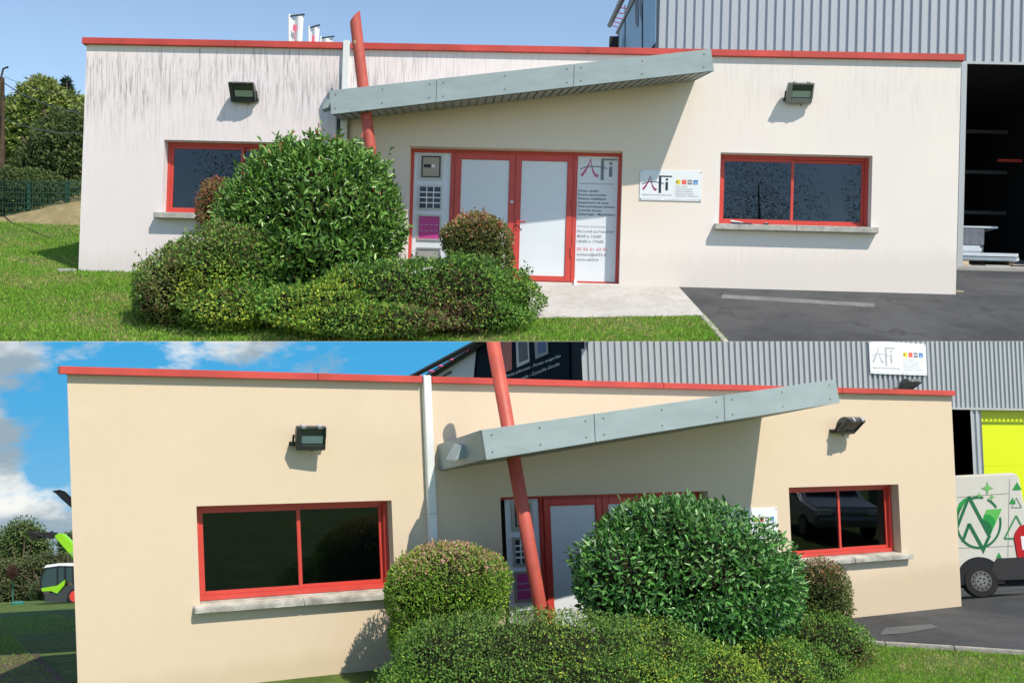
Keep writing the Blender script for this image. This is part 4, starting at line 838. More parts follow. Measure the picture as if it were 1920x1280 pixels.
for x_ in (0.0, -3.5):
    t0 = MB(FV); rw_ = v(1843, 1060).z - v(1843, 1090).z
    cz_ = .335; seg = 28
    t0.disc((x_, -.03, cz_), (1, 0, 0), (0, 0, 1), (0, 1, 0), .24, 32, .335); wheel = t0.build("wheel", mat("tyre_rubber", (0.018, 0.018, 0.018), 0.8), van, wid=2, bevel=.03, smooth=True)
    MB(FV).disc((x_, -.036, cz_), (1, 0, 0), (0, 0, 1), (0, 1, 0), .02, 28, .205).build("rim", mat("steel_rim", (0.20, 0.20, 0.19), 0.45, 0.5, 0.4, 0.2, 9), wheel, base=van['_b'], wid=2, bevel=.008)
    MB(FV).disc((x_, -.044, cz_), (1, 0, 0), (0, 0, 1), (0, 1, 0), .010, 24, .11).build("hub", mat("steel_hub", (0.32, 0.32, 0.30), 0.4, 0.5), wheel, base=van['_b'], wid=2, bevel=.004)
    m = MB(FV)
    for k in range(5): a = 2 * math.pi * (k + .5) / 5; m.disc((x_ + math.cos(a) * .062, -.047, cz_ + math.sin(a) * .062), (1, 0, 0), (0, 0, 1), (0, 1, 0), .002, 10, .021)
    for k in range(12): a = 2 * math.pi * k / 12; m.disc((x_ + math.cos(a) * .158, -.0385, cz_ + math.sin(a) * .158), (1, 0, 0), (0, 0, 1), (0, 1, 0), .002, 10, .021)
    m.build("rim_holes", M_BLACK, wheel, base=van['_b'], wid=2)["kind"] = "stuff"
    m = MB(FV); n = 16; A = [(x_ + math.cos(math.pi * (1.06 - 1.12 * i / n)) * .45, cz_ + .02 + math.sin(math.pi * (1.06 - 1.12 * i / n)) * .45) for i in range(n + 1)]
    m.ext([(a, -.012, b) for a, b in A], (0, .10, 0)); m.build("wheel_arch", M_BLACK, van, wid=2)
x1_, x2_ = v(1857, 1060).x, xr_ + .03; zt_ = v(1880, 1045.5).z
MB(FV).ext([(x1_ + .04, -.03, .33), (x2_, -.03, .33), (x2_, -.03, zt_), (x1_ + .13, -.03, zt_), (x1_, -.03, zt_ - .2)], (0, .06, 0)).build("lower_cladding", mat("black_van_plastic", (0.03, 0.03, 0.032), 0.6), van, wid=2, bevel=.012)
MB(FV).box(-3.0, -.47, -.02, .02, .33, .5).build("lower_cladding", MATS["black_van_plastic"], van, wid=2, bevel=.01)
MB(FV).box(xr_ - .02, xr_ + .14, -.02, 2.02, .33, .72).build("rear_bumper", MATS["black_van_plastic"], van, wid=2, bevel=.03)
MB(FV).box(-4.2, xr_ - .1, .2, 1.8, .2, .41).build("underbody", M_BLACK, van, wid=2)
a, b = v(1907, 1046), v(1925, 985)
tl_ = MB(FV).ext([(a.x, -.018, a.z), (xr_ + .05, -.018, a.z), (xr_ + .05, -.018, b.z + .06), (a.x + .12, -.018, b.z), (a.x + .02, -.018, b.z - .12), (a.x - .02, -.018, b.z - .22)], (0, .2, 0)).build("tail_lamp", mat("red_lamp_lens", (0.50, 0.012, 0.015), 0.15), van, wid=2, bevel=.01)
MB(FV).box(v(1914, 1010).x, v(1926, 1010).x, -.022, -.0185, a.z + .16, b.z - .2).build("clear_lens", M_WHITE, tl_, base=van['_b'], wid=2)
m = MB(FV)                                   # panel seams
for (p0, p1) in (((1893, 897), (1890, 1043)), ((1793, 932), (1893, 924)), ((1793, 1027), (1900, 1023))):
    a, b = v(*p0, -.005), v(*p1, -.005); d = (b - a).normalized(); n_ = Vector((-d.z, 0, d.x)) * .004
    m.poly([a - n_, b - n_, b + n_, a + n_])
m.build("panel_seam", mat("seam_shadow_gap", (0.25, 0.25, 0.23)), van, wid=2)
# decals
G_D, G_M, G_L = mat("dark_green_decal", (0.008, 0.16, 0.055), 0.4), mat("green_decal", (0.01, 0.32, 0.06), 0.4), mat("light_green_decal", (0.10, 0.50, 0.10), 0.4)
def decal(polys, m_, name="decal", dy=.0065):
    mb = MB(FV)
    for pts in polys: mb.ext([v(px, py, -dy) for px, py in pts], (0, .0012, 0))
    return mb.build(name, m_, van, wid=2)
def stroke(p0, p1, w):
    d = Vector((p1[0] - p0[0], p1[1] - p0[1])); L_ = d.length; d /= L_; n_ = Vector((-d.y, d.x)) * w / 2; p0, p1 = Vector(p0), Vector(p1)
    return [(p0 + n_)[:], (p1 + n_)[:], (p1 - n_)[:], (p0 - n_)[:]]
cx_, cy_, Ro, Ri = 1835, 979, 49.5, 45
def arcp(a0, a1, ro, ri, n=20):
    out = []
    for i in range(n):
        t0, t1 = RAD(lerp(a0, a1, i / n)), RAD(lerp(a0, a1, (i + 1) / n)); out.append([(cx_ + ro * math.cos(t0) * .87, cy_ - ro * math.sin(t0)), (cx_ + ro * math.cos(t1) * .87, cy_ - ro * math.sin(t1)), (cx_ + ri * math.cos(t1) * .87, cy_ - ri * math.sin(t1)), (cx_ + ri * math.cos(t0) * .87, cy_ - ri * math.sin(t0))])
    return out
for a_ in ((-215, 12, 30), (36, 66, 6), (78, 112, 6)): decal(arcp(a_[0], a_[1], Ro, Ri, a_[2]), G_D, "ring_decal")
decal([[(1790.5, 978), (1791, 962), (1799, 942), (1808, 934), (1815, 932), (1808, 944), (1799, 960), (1795, 985)]], G_M, "crescent_decal", .005)
decal([stroke((1795, 988), (1817, 931), 5.5), stroke((1816.5, 930), (1855, 1003), 6), stroke((1805, 1015), (1817.5, 981), 5.5), stroke((1817, 981), (1844, 1030), 6), stroke((1843, 1030), (1856, 1003), 5.5)], G_D, "letter_decal", .008)
decal([[(1840, 1026), (1850, 1024), (1844, 1038)]], G_D, "letter_decal", .0085)
decal([[(1849.5, 955), (1879, 953), (1857, 1003), (1842, 975)]], G_L, "leaf_decal", .005)
decal([[(1846, 963.5), (1854, 964), (1862, 969), (1867.5, 977), (1857, 1003), (1842, 975)]], G_M, "leaf_decal", .0062)
decal([[(1842, 975), (1849, 975), (1856, 981), (1860, 989), (1859, 998), (1857, 1003)]], G_D, "leaf_decal", .0074)
star = lambda x, y, r: [(x + r * k * math.sin(a), y - 1.15 * r * k * math.cos(a)) for a, k in [(math.pi / 4 * i, 1 if i % 2 == 0 else .34) for i in range(8)]]
for q in ((1851.5, 914.5, 11.5), (1836, 928, 5.5), (1860, 931, 5.5)): decal([star(*q)], mat("pale_green_decal", (0.16, 0.50, 0.14), 0.4), "star_decal", .009)
tri = lambda x, y, w, h: [(x, y), (x - w / 2, y + h), (x + w / 2, y + h)]
for q in ((1907, 903, 18, 15), (1898.5, 932, 13, 12), (1873, 1035, 11, 10)): decal([tri(*q)], G_M, "triangle_decal")
def otri(x, y, w, h, s): A, B_, C_ = tri(x, y, w, h); return [stroke(A, B_, s), stroke(B_, C_, s), stroke(C_, A, s)]
decal(otri(1906, 933, 19, 18, 1), G_D, "triangle_decal"); decal(otri(1905.5, 966, 44, 43, 3), mat("mid_green_decal", (0.03, 0.25, 0.08)), "triangle_decal", .0078)

# ------------------------------------------------------------------ telehandler, banner and planter beyond the repainted building's left side
gp = F2.g(F2.ground(110, 1131, h2)); dT = gp.y
ezt = Vector((-.03, .20, 1)).normalized(); ext_ = Vector((1, 0, .03)).normalized(); FT = Frame(pix(110, 1131, dT), ext_, ezt.cross(ext_), ezt)
tl = thing("telehandler", "lime green telehandler with raised boom and black cab beyond the cream wall", "telehandler", FT.o)
M_LIME = mat("lime_machine_paint", (0.24, 0.60, 0.02), 0.35)
tv = lambda px, py, y=0.0: FT.at(px, py, y)
def slab(name, pts, y0, y1, m_, parent=tl, bevel=.0):
    return MB(FT).ext([tv(*p_) + Vector((0, y0, 0)) for p_ in pts], (0, y1 - y0, 0)).build(name, m_, parent, base=tl['_b'], wid=2, bevel=bevel)
slab("chassis", [(84, 1128), (215, 1128), (215, 1108), (150, 1100), (122, 1098), (110, 1112), (84, 1112)], 0, 1.6, M_DGREY)
slab("side_panel", [(78, 1102), (80, 1108), (96, 1107), (108, 1112), (121, 1097), (123, 1086), (108, 1097)], -.06, -.005, M_LIME)
slab("cab_glass", [(78, 1102), (77, 1086), (82, 1072), (90, 1062), (150, 1060), (150, 1100), (122, 1086), (108, 1096)], .0, 1.0, mat("cab_tinted_glass", (0.02, 0.05, 0.04), 0.08, 0, 0.6))
slab("cab_roof", [(83, 1064), (88, 1058.5), (112, 1055), (152, 1055), (152, 1060.5), (112, 1060)], -.08, 1.08, M_WHITE)
for pts in ([(75.5, 1102), (74.5, 1086), (80, 1071), (88, 1061), (90, 1062), (82.5, 1072), (77.5, 1086), (78.5, 1102)], [(107, 1061), (109, 1061), (109, 1108), (107, 1108)], [(120, 1060), (124, 1060), (124, 1087), (121, 1087)], [(136, 1060), (139, 1060), (139, 1092), (136, 1092)]):
    slab("cab_pillar", pts, -.04, .02, M_BLACK)
bo = slab("boom", [(93, 1006), (97, 1000), (107, 998.5), (113, 1003), (215, 1102), (205, 1116), (130, 1048)], .5, .95, M_LIME, bevel=.05)
slab("boom_sleeve", [(124, 1036), (133, 1031), (145, 1042), (135, 1047)], .46, .99, mat("pale_green_sleeve", (0.2, 0.45, 0.15)))
hd = MB(FT)
for k in range(9):
    a = tv(random.uniform(50, 75), random.uniform(997, 1010), random.uniform(.2, 1.2)); b = tv(random.uniform(75, 100), random.uniform(995, 1008), random.uniform(.4, 1.0)); hd.tube([a, (a + b) / 2 + Vector((0, 0, random.uniform(-.08, .08))), b], random.uniform(.04, .09), 6)
hd.box(tv(78, 1000).x, tv(92, 1000).x, .4, 1.1, tv(80, 1008).z, tv(80, 997).z); hd.build("boom_head", mat("oily_black_metal", (0.03, 0.028, 0.028), 0.5, 0.3), tl, wid=2)
for px in (141, 196):
    c = tv(px, 1117, -.15); r_ = 13 * dT / FPX
    wh = MB(FT).disc(c, (1, 0, 0), (0, 0, 1), (0, 1, 0), .4, 24, r_ * 1.15).build("wheel", MATS["tyre_rubber"], tl, wid=2, bevel=.03)
    MB(FT).disc(c - Vector((0, .02, 0)), (1, 0, 0), (0, 0, 1), (0, 1, 0), .02, 20, r_ * .8).build("rim", mat("red_rim", (0.7, 0.06, 0.05), 0.4), wh, base=tl['_b'], wid=2)

d_ = dT * 0.92; FB = Frame(pix(133, 1130, d_), Vector((1, 0, 0)), Vector((0, 1, 0)), Vector((0, 0, 1)))
ff = thing("feather_flag", "black curved feather banner leaning out behind the cream wall's edge", "flag", FB.o); bv = lambda px, py: FB.at(px, py, 0)
MB(FB).ext([bv(*p_) for p_ in [(99, 921), (105, 925), (116, 936), (134, 952), (150, 975), (162, 1010), (160, 1040), (168, 1040), (166, 995), (152, 955), (134, 934), (128, 927), (121, 922), (112, 919.5)]], (0, .03, 0)).build("cloth", mat("black_cloth", (0.012, 0.016, 0.022), 0.8), ff, wid=2)
MB(FB).tube([bv(99, 920.5), bv(112, 918.5), bv(122, 921.5), bv(134, 933), bv(153, 955), bv(168, 1000), bv(170, 1130)], .025, 6).build("pole", M_BLACK, ff, wid=2)
gp = F2.g(F2.ground(33, 1133, h2)); FP = Frame(gp, Vector((1, 0, 0)), Vector((0, 1, 0)), Vector((0, 0, 1))); pv = lambda px, py: FP.at(px, py, 0); sP = gp.y / FPX
M_PLANT = mat("green_plastic", (0.03, 0.19, 0.13), 0.5)
stand = thing("tree_stake_tub", "round green plastic tub with a thin green stake on the shaded lawn", "tub", gp)
MB(FP).disc((0, 0, -.02), (1, 0, 0), (0, 1, 0), (0, 0, 1), 6 * sP, 24, 12 * sP).build("tub", M_PLANT, stand, wid=2, bevel=.04)
MB(FP).tube([(-9 * sP, 0, 0), (-9 * sP, 0, 50 * sP)], 1.2 * sP, 8).build("stake", M_PLANT, stand, wid=2)

# ------------------------------------------------------------------ flags, utility pole and fence beside the streaked building
dF = 40.0; FF = Frame(pix(545, 400, dF), Vector((1, 0, 0)), Vector((0, 1, 0)), Vector((0, 0, 1))); fv = lambda px, py, y=0: FF.at(px, py, y)
M_FLAG = mat("white_flag_cloth", (0.78, 0.80, 0.84), 0.7, 0, 0.2, 0.08, 1.2)
for k, (x0, y0, x1, y1, dx, txt, lab) in enumerate(((542.5, 30, 571, 27.5, 24, "HILTI", "white vertical flag with large pinkish red letters, tallest of the three"), (579.5, 52, 600, 47, 17, "HI", "white vertical flag with a narrow red letter, middle of the three"), (601.5, 71, 627, 68.5, 23, None, "plain white flag whose top only just shows above the red coping"))):
    yk = k * 4.0; s_ = (dF + yk) / dF
    p0 = fv(x0, y0, yk); t = thing("flag", lab, "flag", FF.g((p0.x, yk, p0.z - 11)), "flags behind the roof")
    MB(FF).tube([(p0.x, yk, p0.z - 11), (p0.x, yk, p0.z + .06)], .045, 8).build("pole", M_WHITE, t, wid=1)
    p1 = fv(x1, y1, yk); MB(FF).tube([(p0.x, yk, p0.z - .02), p1], .035, 6).build("arm", M_DGREY, t, wid=1)
    a = Vector((p0.x + .05, yk, p0.z - .06)); w_ = (p1.x - p0.x) * .84; m = MB(FF); n = 8; hh = 4.2; V_ = []
    for i in range(n + 1):
        u = i / n; yy = yk + .06 * math.sin(u * 7 + k); V_.append((a.x + w_ * u, yy, lerp(a.z, p1.z - .05, u * .8)))
    for i in range(n): m.poly([V_[i], V_[i + 1], (V_[i + 1][0] - .25 * (i + 1) / n, V_[i + 1][1], V_[i + 1][2] - hh), (V_[i][0] - .25 * i / n, V_[i][1], V_[i][2] - hh)])
    cl = m.build("cloth", M_FLAG, t, wid=1)
    sm_ = cl.modifiers.new("thick", 'SOLIDIFY'); sm_.thickness = .006
    if txt:
        mb = MB(FF); text_into(mb, txt, (a.x + w_ * .22, yk - .09, a.z - .30), (0, 0, -1), (1, 0, 0), (0, -1, 0), 3.3 if k == 0 else 1.6, w_ * .42, .0, bold=.03); mb.build("flag_lettering", M_PINKINK, t, wid=1)["kind"] = "stuff"
g0 = F1.g(F1.ground(3, 404, h1)); FU = Frame(g0, Vector((1, 0, 0)), Vector((0, 1, 0)), Vector((0, 0, 1))); uv = lambda px, py, y=0: FU.at(px, py, y)
up_ = thing("utility_pole", "wooden utility pole with insulator carrying overhead cables past the trees", "utility pole", g0)
tp = uv(2, 146); MB(FU).tube([(tp.x, 0, 0), tp], [.12, .09], 10).build("pole", M_BARK, up_, wid=1)
MB(FU).tube([tp, tp + Vector((.06, 0, .25)), tp + Vector((.2, 0, .3))], .03, 6).build("insulator", M_DGREY, up_, wid=1)
for a, b in (((3, 153), (150, 212)), ((8, 143), (150, 178)), ((0, 218), (150, 250))):
    A, B_ = uv(*a), uv(*b, -6); m = MB(FU); m.tube([A + (B_ - A) * (i / 8) - Vector((0, 0, .5 * (i / 8) * (1 - i / 8))) for i in range(9)], .013 if a[1] != 143 else .006, 5); m.build("cable", M_BLACK, up_, wid=1)
g0 = F1.g(F1.ground(55, 412, h1)); FE = Frame(g0, Vector((1, .12, 0)).normalized(), Vector((-.12, 1, 0)).normalized(), Vector((0, 0, 1))); ev = lambda px, py, y=0: FE.at(px, py, y)
fe = thing("mesh_fence", "dark green welded mesh fence in front of the hedge by the mound", "fence", g0); M_FEN = mat("green_fence_paint", (0.01, 0.06, 0.04), 0.5)
ft_, fb_ = ev(55, 338).z, -.3
for px in (-30, 55, 127, 199):
    x_ = ev(px, 380).x; MB(FE).box(x_ - .04, x_ + .04, -.04, .04, fb_, ft_).build("post", M_FEN, fe, wid=1)
m = MB(FE); xa_, xb2 = ev(-30, 380).x, ev(199, 380).x
for k in range(46): x_ = lerp(xa_, xb2, k / 45); m.box(x_ - .007, x_ + .007, -.05, -.042, fb_, ft_ - .02)
for k in range(8): z_ = lerp(.0, ft_ - .05, k / 7); m.box(xa_, xb2, -.058, -.0505, z_ - .01, z_ + .01)
m.build("mesh_wires", M_FEN, fe, wid=1)["kind"] = "stuff"
g0 = F1.g(F1.ground(20, 1100 - 660, h1))
# dry earth mound
mc = F1.ground(150, 412, h1); mb = MB(F1); n, r_ = 20, 10
for j in range(r_ + 1):
    for i in range(n):
        a = 2 * math.pi * i / n; rr = j / r_; x_ = mc.x + math.cos(a) * 3.9 * rr; y_ = mc.y + 1 + math.sin(a) * 2.6 * rr
        z_ = h1(x_, y_) - .03 + .82 * (math.cos(rr * math.pi) + 1) / 2 * (1 + .15 * math.sin(a * 3)); mb.v.append(Vector((x_, y_, z_)))
for j in range(r_):
    for i in range(n): q = (i + 1) % n; mb.f.append((j * n + i, j * n + q, (j + 1) * n + q, (j + 1) * n + i))
o = mb.build("earth_mound", ground_mat("dry_earth", ((0.23, 0.19, 0.10), (0.29, 0.24, 0.13), (0.10, 0.14, 0.045)), (2.0, 6.0, 2.0), 0.8, 40), None, F1.g(mc), 1, smooth=True); o["kind"] = "structure"

# ------------------------------------------------------------------ plants
RNG = np.random.default_rng(11)
T_BROAD = (np.array([(0, 0, 0), (.28, -.40, .07), (.68, -.36, .05), (1, 0, -.10), (.68, .36, .05), (.28, .40, .07), (.28, 0, -.03), (.68, 0, -.04)]),
           [(0, 6, 1), (1, 6, 7, 2), (2, 7, 3), (0, 5, 6), (5, 4, 7, 6), (4, 3, 7)])
T_SMALL = (np.array([(0, 0, 0), (.45, -.5, .06), (1, 0, -.05), (.45, .5, .06)]), [(0, 1, 2), (0, 2, 3)])
def unit(a): return a / np.maximum(np.linalg.norm(a, axis=1, keepdims=True), 1e-9)
def leaf_mesh(name, m, pos, ax, nr, ln, wd, cols, tmpl):
    tv_, tf = tmpl; n = len(pos); k = len(tv_)
    nr = unit(nr - ax * (nr * ax).sum(1, keepdims=True)); sd = np.cross(nr, ax)
    V = pos[:, None, :] + ax[:, None, :] * (tv_[None, :, 0:1] * ln[:, None, None]) + sd[:, None, :] * (tv_[None, :, 1:2] * wd[:, None, None]) + nr[:, None, :] * (tv_[None, :, 2:3] * ln[:, None, None])
    me = bpy.data.meshes.new(name); me.vertices.add(n * k); me.vertices.foreach_set("co", V.reshape(-1).astype(np.float32))
    lt = np.array([len(f) for f in tf]); flat = np.array([i for f in tf for i in f]); nl = len(flat)
    me.loops.add(n * nl); me.loops.foreach_set("vertex_index", (flat[None, :] + (np.arange(n) * k)[:, None]).reshape(-1).astype(np.int32))
    starts = np.concatenate([[0], np.cumsum(lt)[:-1]]); me.polygons.add(n * len(tf))
    me.polygons.foreach_set("loop_start", (starts[None, :] + (np.arange(n) * nl)[:, None]).reshape(-1).astype(np.int32))
    at_ = me.color_attributes.new("Col", 'FLOAT_COLOR', 'POINT'); c4 = np.concatenate([cols, np.ones((n, 1))], 1)
    at_.data.foreach_set("color", np.repeat(c4, k, axis=0).reshape(-1).astype(np.float32))
    me.update(calc_edges=True); me.validate(); me.materials.append(m); return me
LV = 1.38                                  # overall leaf reflectance
def pal(n, items):
    items = [((a[0][0] * LV, a[0][1] * LV, a[0][2] * LV), a[1]) for a in items]; w = np.array([i[1] for i in items], float); idx = RNG.choice(len(items), n, p=w / w.sum()); c = np.array([i[0] for i in items])[idx]
    return c * RNG.uniform(.72, 1.28, (n, 1))
def lobes_px(F, L):
    out = []
    for (px, py, y, rx, ry, rd) in L:
        c = F.g(F.at(px, py, y)); s_ = c.y / FPX; out.append((np.array(c), np.array([rx * s_, rd, ry * s_])))
    return out
def scatter(lobes, n, shell=(.78, 1.04), bump=.10, inner=.86, back=.35, seed=0):
    rg = np.random.default_rng(seed); area = np.array([r[0] * r[2] + r[0] * r[1] for _, r in lobes]); P, Nn = [], []; tot = 0
    ph = rg.uniform(0, 6.28, (6, 1))
    while tot < n:
        k = 4000; idx = rg.choice(len(lobes), k, p=area / area.sum()); d = unit(rg.normal(size=(k, 3)))
        cen = np.array([l[0] for l in lobes])[idx]; rad = np.array([l[1] for l in lobes])[idx]
        bm_ = (np.sin(d[:, 0] * 5 + ph[0] + d[:, 2] * 3) + np.sin(d[:, 1] * 6 + ph[1]) + np.sin(d[:, 2] * 7 + ph[2] + d[:, 0] * 4) + .6 * np.sin(d[:, 0] * 13 + ph[3]) + .6 * np.sin(d[:, 2] * 15 + ph[4])) / 4.2
        f = rg.uniform(shell[0] ** 2, shell[1] ** 2, k) ** .5 * (1 + bump * bm_); p = cen + d * rad * f[:, None]
        nrm = unit(d / rad); ok = (nrm[:, 1] < .35) | (rg.uniform(size=k) < back)
        for c, r in lobes:
            q = np.linalg.norm((p - c) / r, axis=1); ok &= ~((q < inner) & (np.linalg.norm(cen - c, axis=1) > 1e-6))
        P.append(p[ok]); Nn.append(nrm[ok]); tot += ok.sum()
    return np.concatenate(P)[:n], np.concatenate(Nn)[:n]
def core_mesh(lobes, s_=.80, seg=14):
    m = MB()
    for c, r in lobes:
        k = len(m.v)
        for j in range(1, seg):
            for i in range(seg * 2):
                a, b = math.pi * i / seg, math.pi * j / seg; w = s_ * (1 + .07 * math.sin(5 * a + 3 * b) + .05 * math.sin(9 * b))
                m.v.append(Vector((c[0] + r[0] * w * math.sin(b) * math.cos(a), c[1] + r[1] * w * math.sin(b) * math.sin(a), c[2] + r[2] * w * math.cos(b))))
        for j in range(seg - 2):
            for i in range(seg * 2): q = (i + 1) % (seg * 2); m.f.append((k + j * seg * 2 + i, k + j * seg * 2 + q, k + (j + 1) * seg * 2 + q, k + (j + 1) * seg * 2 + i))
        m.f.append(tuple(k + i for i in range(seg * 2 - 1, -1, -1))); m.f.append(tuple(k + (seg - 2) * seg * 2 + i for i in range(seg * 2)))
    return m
def plant(name, label, cat, F, h, wid, lobes, n, ln, wd, palette, m=None, tmpl=T_SMALL, tip=None, up=.25, out=.8, rnd=.7, seed=1, single=0, shell=(.78, 1.04), bump=.1, group=None, patches=None, core=.72, sprouts=(), stems=True, back=.35, shoots=None):
    """a thing made of twiggy core, leaves and (for big-leaved shrubs) 300 leaves of their own"""
    low = min(lobes, key=lambda l: l[0][2]); cb = np.mean([l[0] for l in lobes], axis=0); lb = F.l(Vector(cb)); base = F.g((lb.x, lb.y, h(lb.x, lb.y)))
    t = thing(name, label, cat, base, group); m = m or M_LEAF
    P, N = scatter(lobes, n, shell, bump, seed=seed, back=back); rg = np.random.default_rng(seed + 50)
    for (cx, cy, y, hpx, k) in sprouts:       # single shoots standing out of the clipped outline
        c = np.array(F.g(F.at(cx, cy, y))); s_ = c[1] / FPX; tt = rg.uniform(0, 1, k)[:, None]; lean = rg.normal(size=3) * .15
        P = np.concatenate([P, c + tt * np.array([lean[0] * hpx * s_, 0, hpx * s_]) + rg.normal(size=(k, 3)) * .012]); N = np.concatenate([N, unit(np.stack([rg.normal(size=k), rg.normal(size=k), np.full(k, .7)], 1))])
    if shoots:                               # stray shoots of uneven length all over the clipped outline
        k, sl, nl = shoots; idx = rg.choice(len(P), k * 6); idx = idx[np.argsort(-(N[idx, 2] + .5 * rg.uniform(size=len(idx))))][:k]
        for i_ in idx:
            d_ = unit((N[i_] * .6 + np.array([0, 0, .8]) + rg.normal(size=3) * .35)[None])[0]; q_ = rg.uniform(.4, 1.3) * sl; tt = np.linspace(0, 1, nl)[:, None]
            P = np.concatenate([P, P[i_] + d_ * q_ * tt + rg.normal(size=(nl, 3)) * .008]); N = np.concatenate([N, unit(d_ * .5 + rg.normal(size=(nl, 3)) * .8)])
    loc = (np.array(F.mi) @ (P - np.array(F.o)).T).T
    gz_ = np.array([h(a, b) for a, b in loc[:, :2]]); ok = loc[:, 2] > gz_ + .03; P, N, loc = P[ok], N[ok], loc[ok]; n = len(P)
    ax = unit(N * out + rg.normal(size=(n, 3)) * rnd + np.array([0, 0, up])); nr = unit(N * .7 + np.array([0, -.15, .55]) + rg.normal(size=(n, 3)) * .55)
    L_ = ln * rg.uniform(.65, 1.2, n); W_ = L_ * wd * rg.uniform(.8, 1.15, n); col = pal(n, palette)
    zlo, zhi = P[:, 2].min(), P[:, 2].max(); zf = (P[:, 2] - zlo) / (zhi - zlo)
    if tip is not None:
        pr = np.clip((zf - tip[1]) / (1 - tip[1]), 0, 1) * tip[2]; pick = rg.uniform(size=n) < pr; col[pick] = pal(pick.sum(), tip[0])
    if patches:
        for (cx, cy, y, rp, items, prob) in patches:
            c = np.array(F.g(F.at(cx, cy, y))); s_ = c[1] / FPX; dd = np.hypot((P[:, 0] - c[0]), (P[:, 2] - c[2])) / (rp * s_); pick = (rg.uniform(size=n) < prob * np.clip(1.25 - dd, 0, 1)); col[pick] = pal(pick.sum(), items)
    bl = np.array(base); sel = np.zeros(n, bool)
    if single:                               # the leaves that show largest: nearest to the front, facing it
        sc = -N[:, 1] + .3 * rg.uniform(size=n); d_out = loc[:, 1]; idx = np.argsort(-(sc))[:single * 3]; idx = rg.choice(idx, single, replace=False); sel[idx] = True
        var = []
        for q in range(8):
            cc = np.repeat(pal(1, palette), 1, axis=0); var.append(leaf_mesh("leaf", m, np.zeros((1, 3)), np.array([[1., 0, 0]]), np.array([[0., 0, 1]]), np.array([1.]), np.array([wd]), cc, tmpl))
        for j, i in enumerate(idx):
            o = bpy.data.objects.new("leaf", var[j % 8]); C.objects.link(o); o.parent = t
            a_, n_ = Vector(ax[i]), Vector(nr[i]); n_ = (n_ - a_ * n_.dot(a_)).normalized(); s2 = n_.cross(a_); k_ = float(L_[i])
            o.matrix_basis = Matrix(((a_.x * k_, s2.x * k_, n_.x * k_, P[i][0] - bl[0]), (a_.y * k_, s2.y * k_, n_.y * k_, P[i][1] - bl[1]), (a_.z * k_, s2.z * k_, n_.z * k_, P[i][2] - bl[2]), (0, 0, 0, 1)))
    r_ = ~sel
    me = leaf_mesh("foliage", m, P[r_] - bl, ax[r_], nr[r_], L_[r_], W_[r_], col[r_], tmpl); o = link("foliage", me, t, base, wid); o["kind"] = "stuff"
    if core:
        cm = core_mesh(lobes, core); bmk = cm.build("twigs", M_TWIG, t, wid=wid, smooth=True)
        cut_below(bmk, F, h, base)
    if stems:
        mb = MB()
        for q in range(5):
            c, r = lobes[q % len(lobes)]; a = Vector((base[0] + (c[0] - base[0]) * .3 + rg.uniform(-.1, .1), base[1] + rg.uniform(-.1, .1), base[2] - .05)); b = Vector((c[0] + rg.uniform(-.4, .4) * r[0], c[1] + rg.uniform(-.3, .3) * r[1], c[2] + .3 * r[2])); mb.tube([a, (a + b) / 2 + Vector((rg.uniform(-.1, .1), 0, .05)), b], [.035, .025, .012], 6)
        mb.build("stems", M_BARK, t, wid=wid)
    return t
def cut_below(o, F, h, base):
    me = o.data; bm = bmesh.new(); bm.from_mesh(me)
    for v_ in bm.verts:
        l_ = F.l(v_.co + Vector(base)); g_ = h(l_.x, l_.y) + .01
        if l_.z < g_: v_.co = F.g((l_.x, l_.y, g_)) - Vector(base)
    bm.to_mesh(me); bm.free()
# palettes (leaf reflectance)
GLOSS = [((.075, .175, .030), 5), ((.10, .22, .038), 4), ((.045, .11, .024), 3), ((.16, .29, .06), 1.6), ((.22, .16, .05), .15)]
LAUREL = [((.045, .15, .030), 5), ((.068, .205, .04), 4), ((.025, .08, .024), 3), ((.13, .27, .08), 1.3)]
RED = [((.30, .085, .05), 3), ((.24, .12, .06), 2), ((.18, .17, .05), 1.5)]
COTO = [((.08, .19, .034), 4), ((.11, .245, .042), 3), ((.042, .10, .022), 2), ((.20, .29, .05), 1.4)]
YELL = [((.27, .35, .04), 3), ((.18, .29, .04), 3), ((.36, .38, .06), 1)]
BROWN = [((.13, .092, .045), 3), ((.085, .062, .03), 3), ((.20, .15, .075), 1), ((.08, .12, .03), 1)]
OLIVE = [((.145, .165, .05), 3), ((.11, .13, .04), 3), ((.17, .14, .065), 1.5)]
PINKISH = [((.42, .24, .18), 3), ((.34, .20, .11), 3), ((.20, .24, .06), 2), ((.52, .36, .29), .6)]
ABELIA = [((.11, .23, .025), 4), ((.16, .29, .035), 3), ((.065, .13, .022), 2), ((.22, .20, .06), 1)]

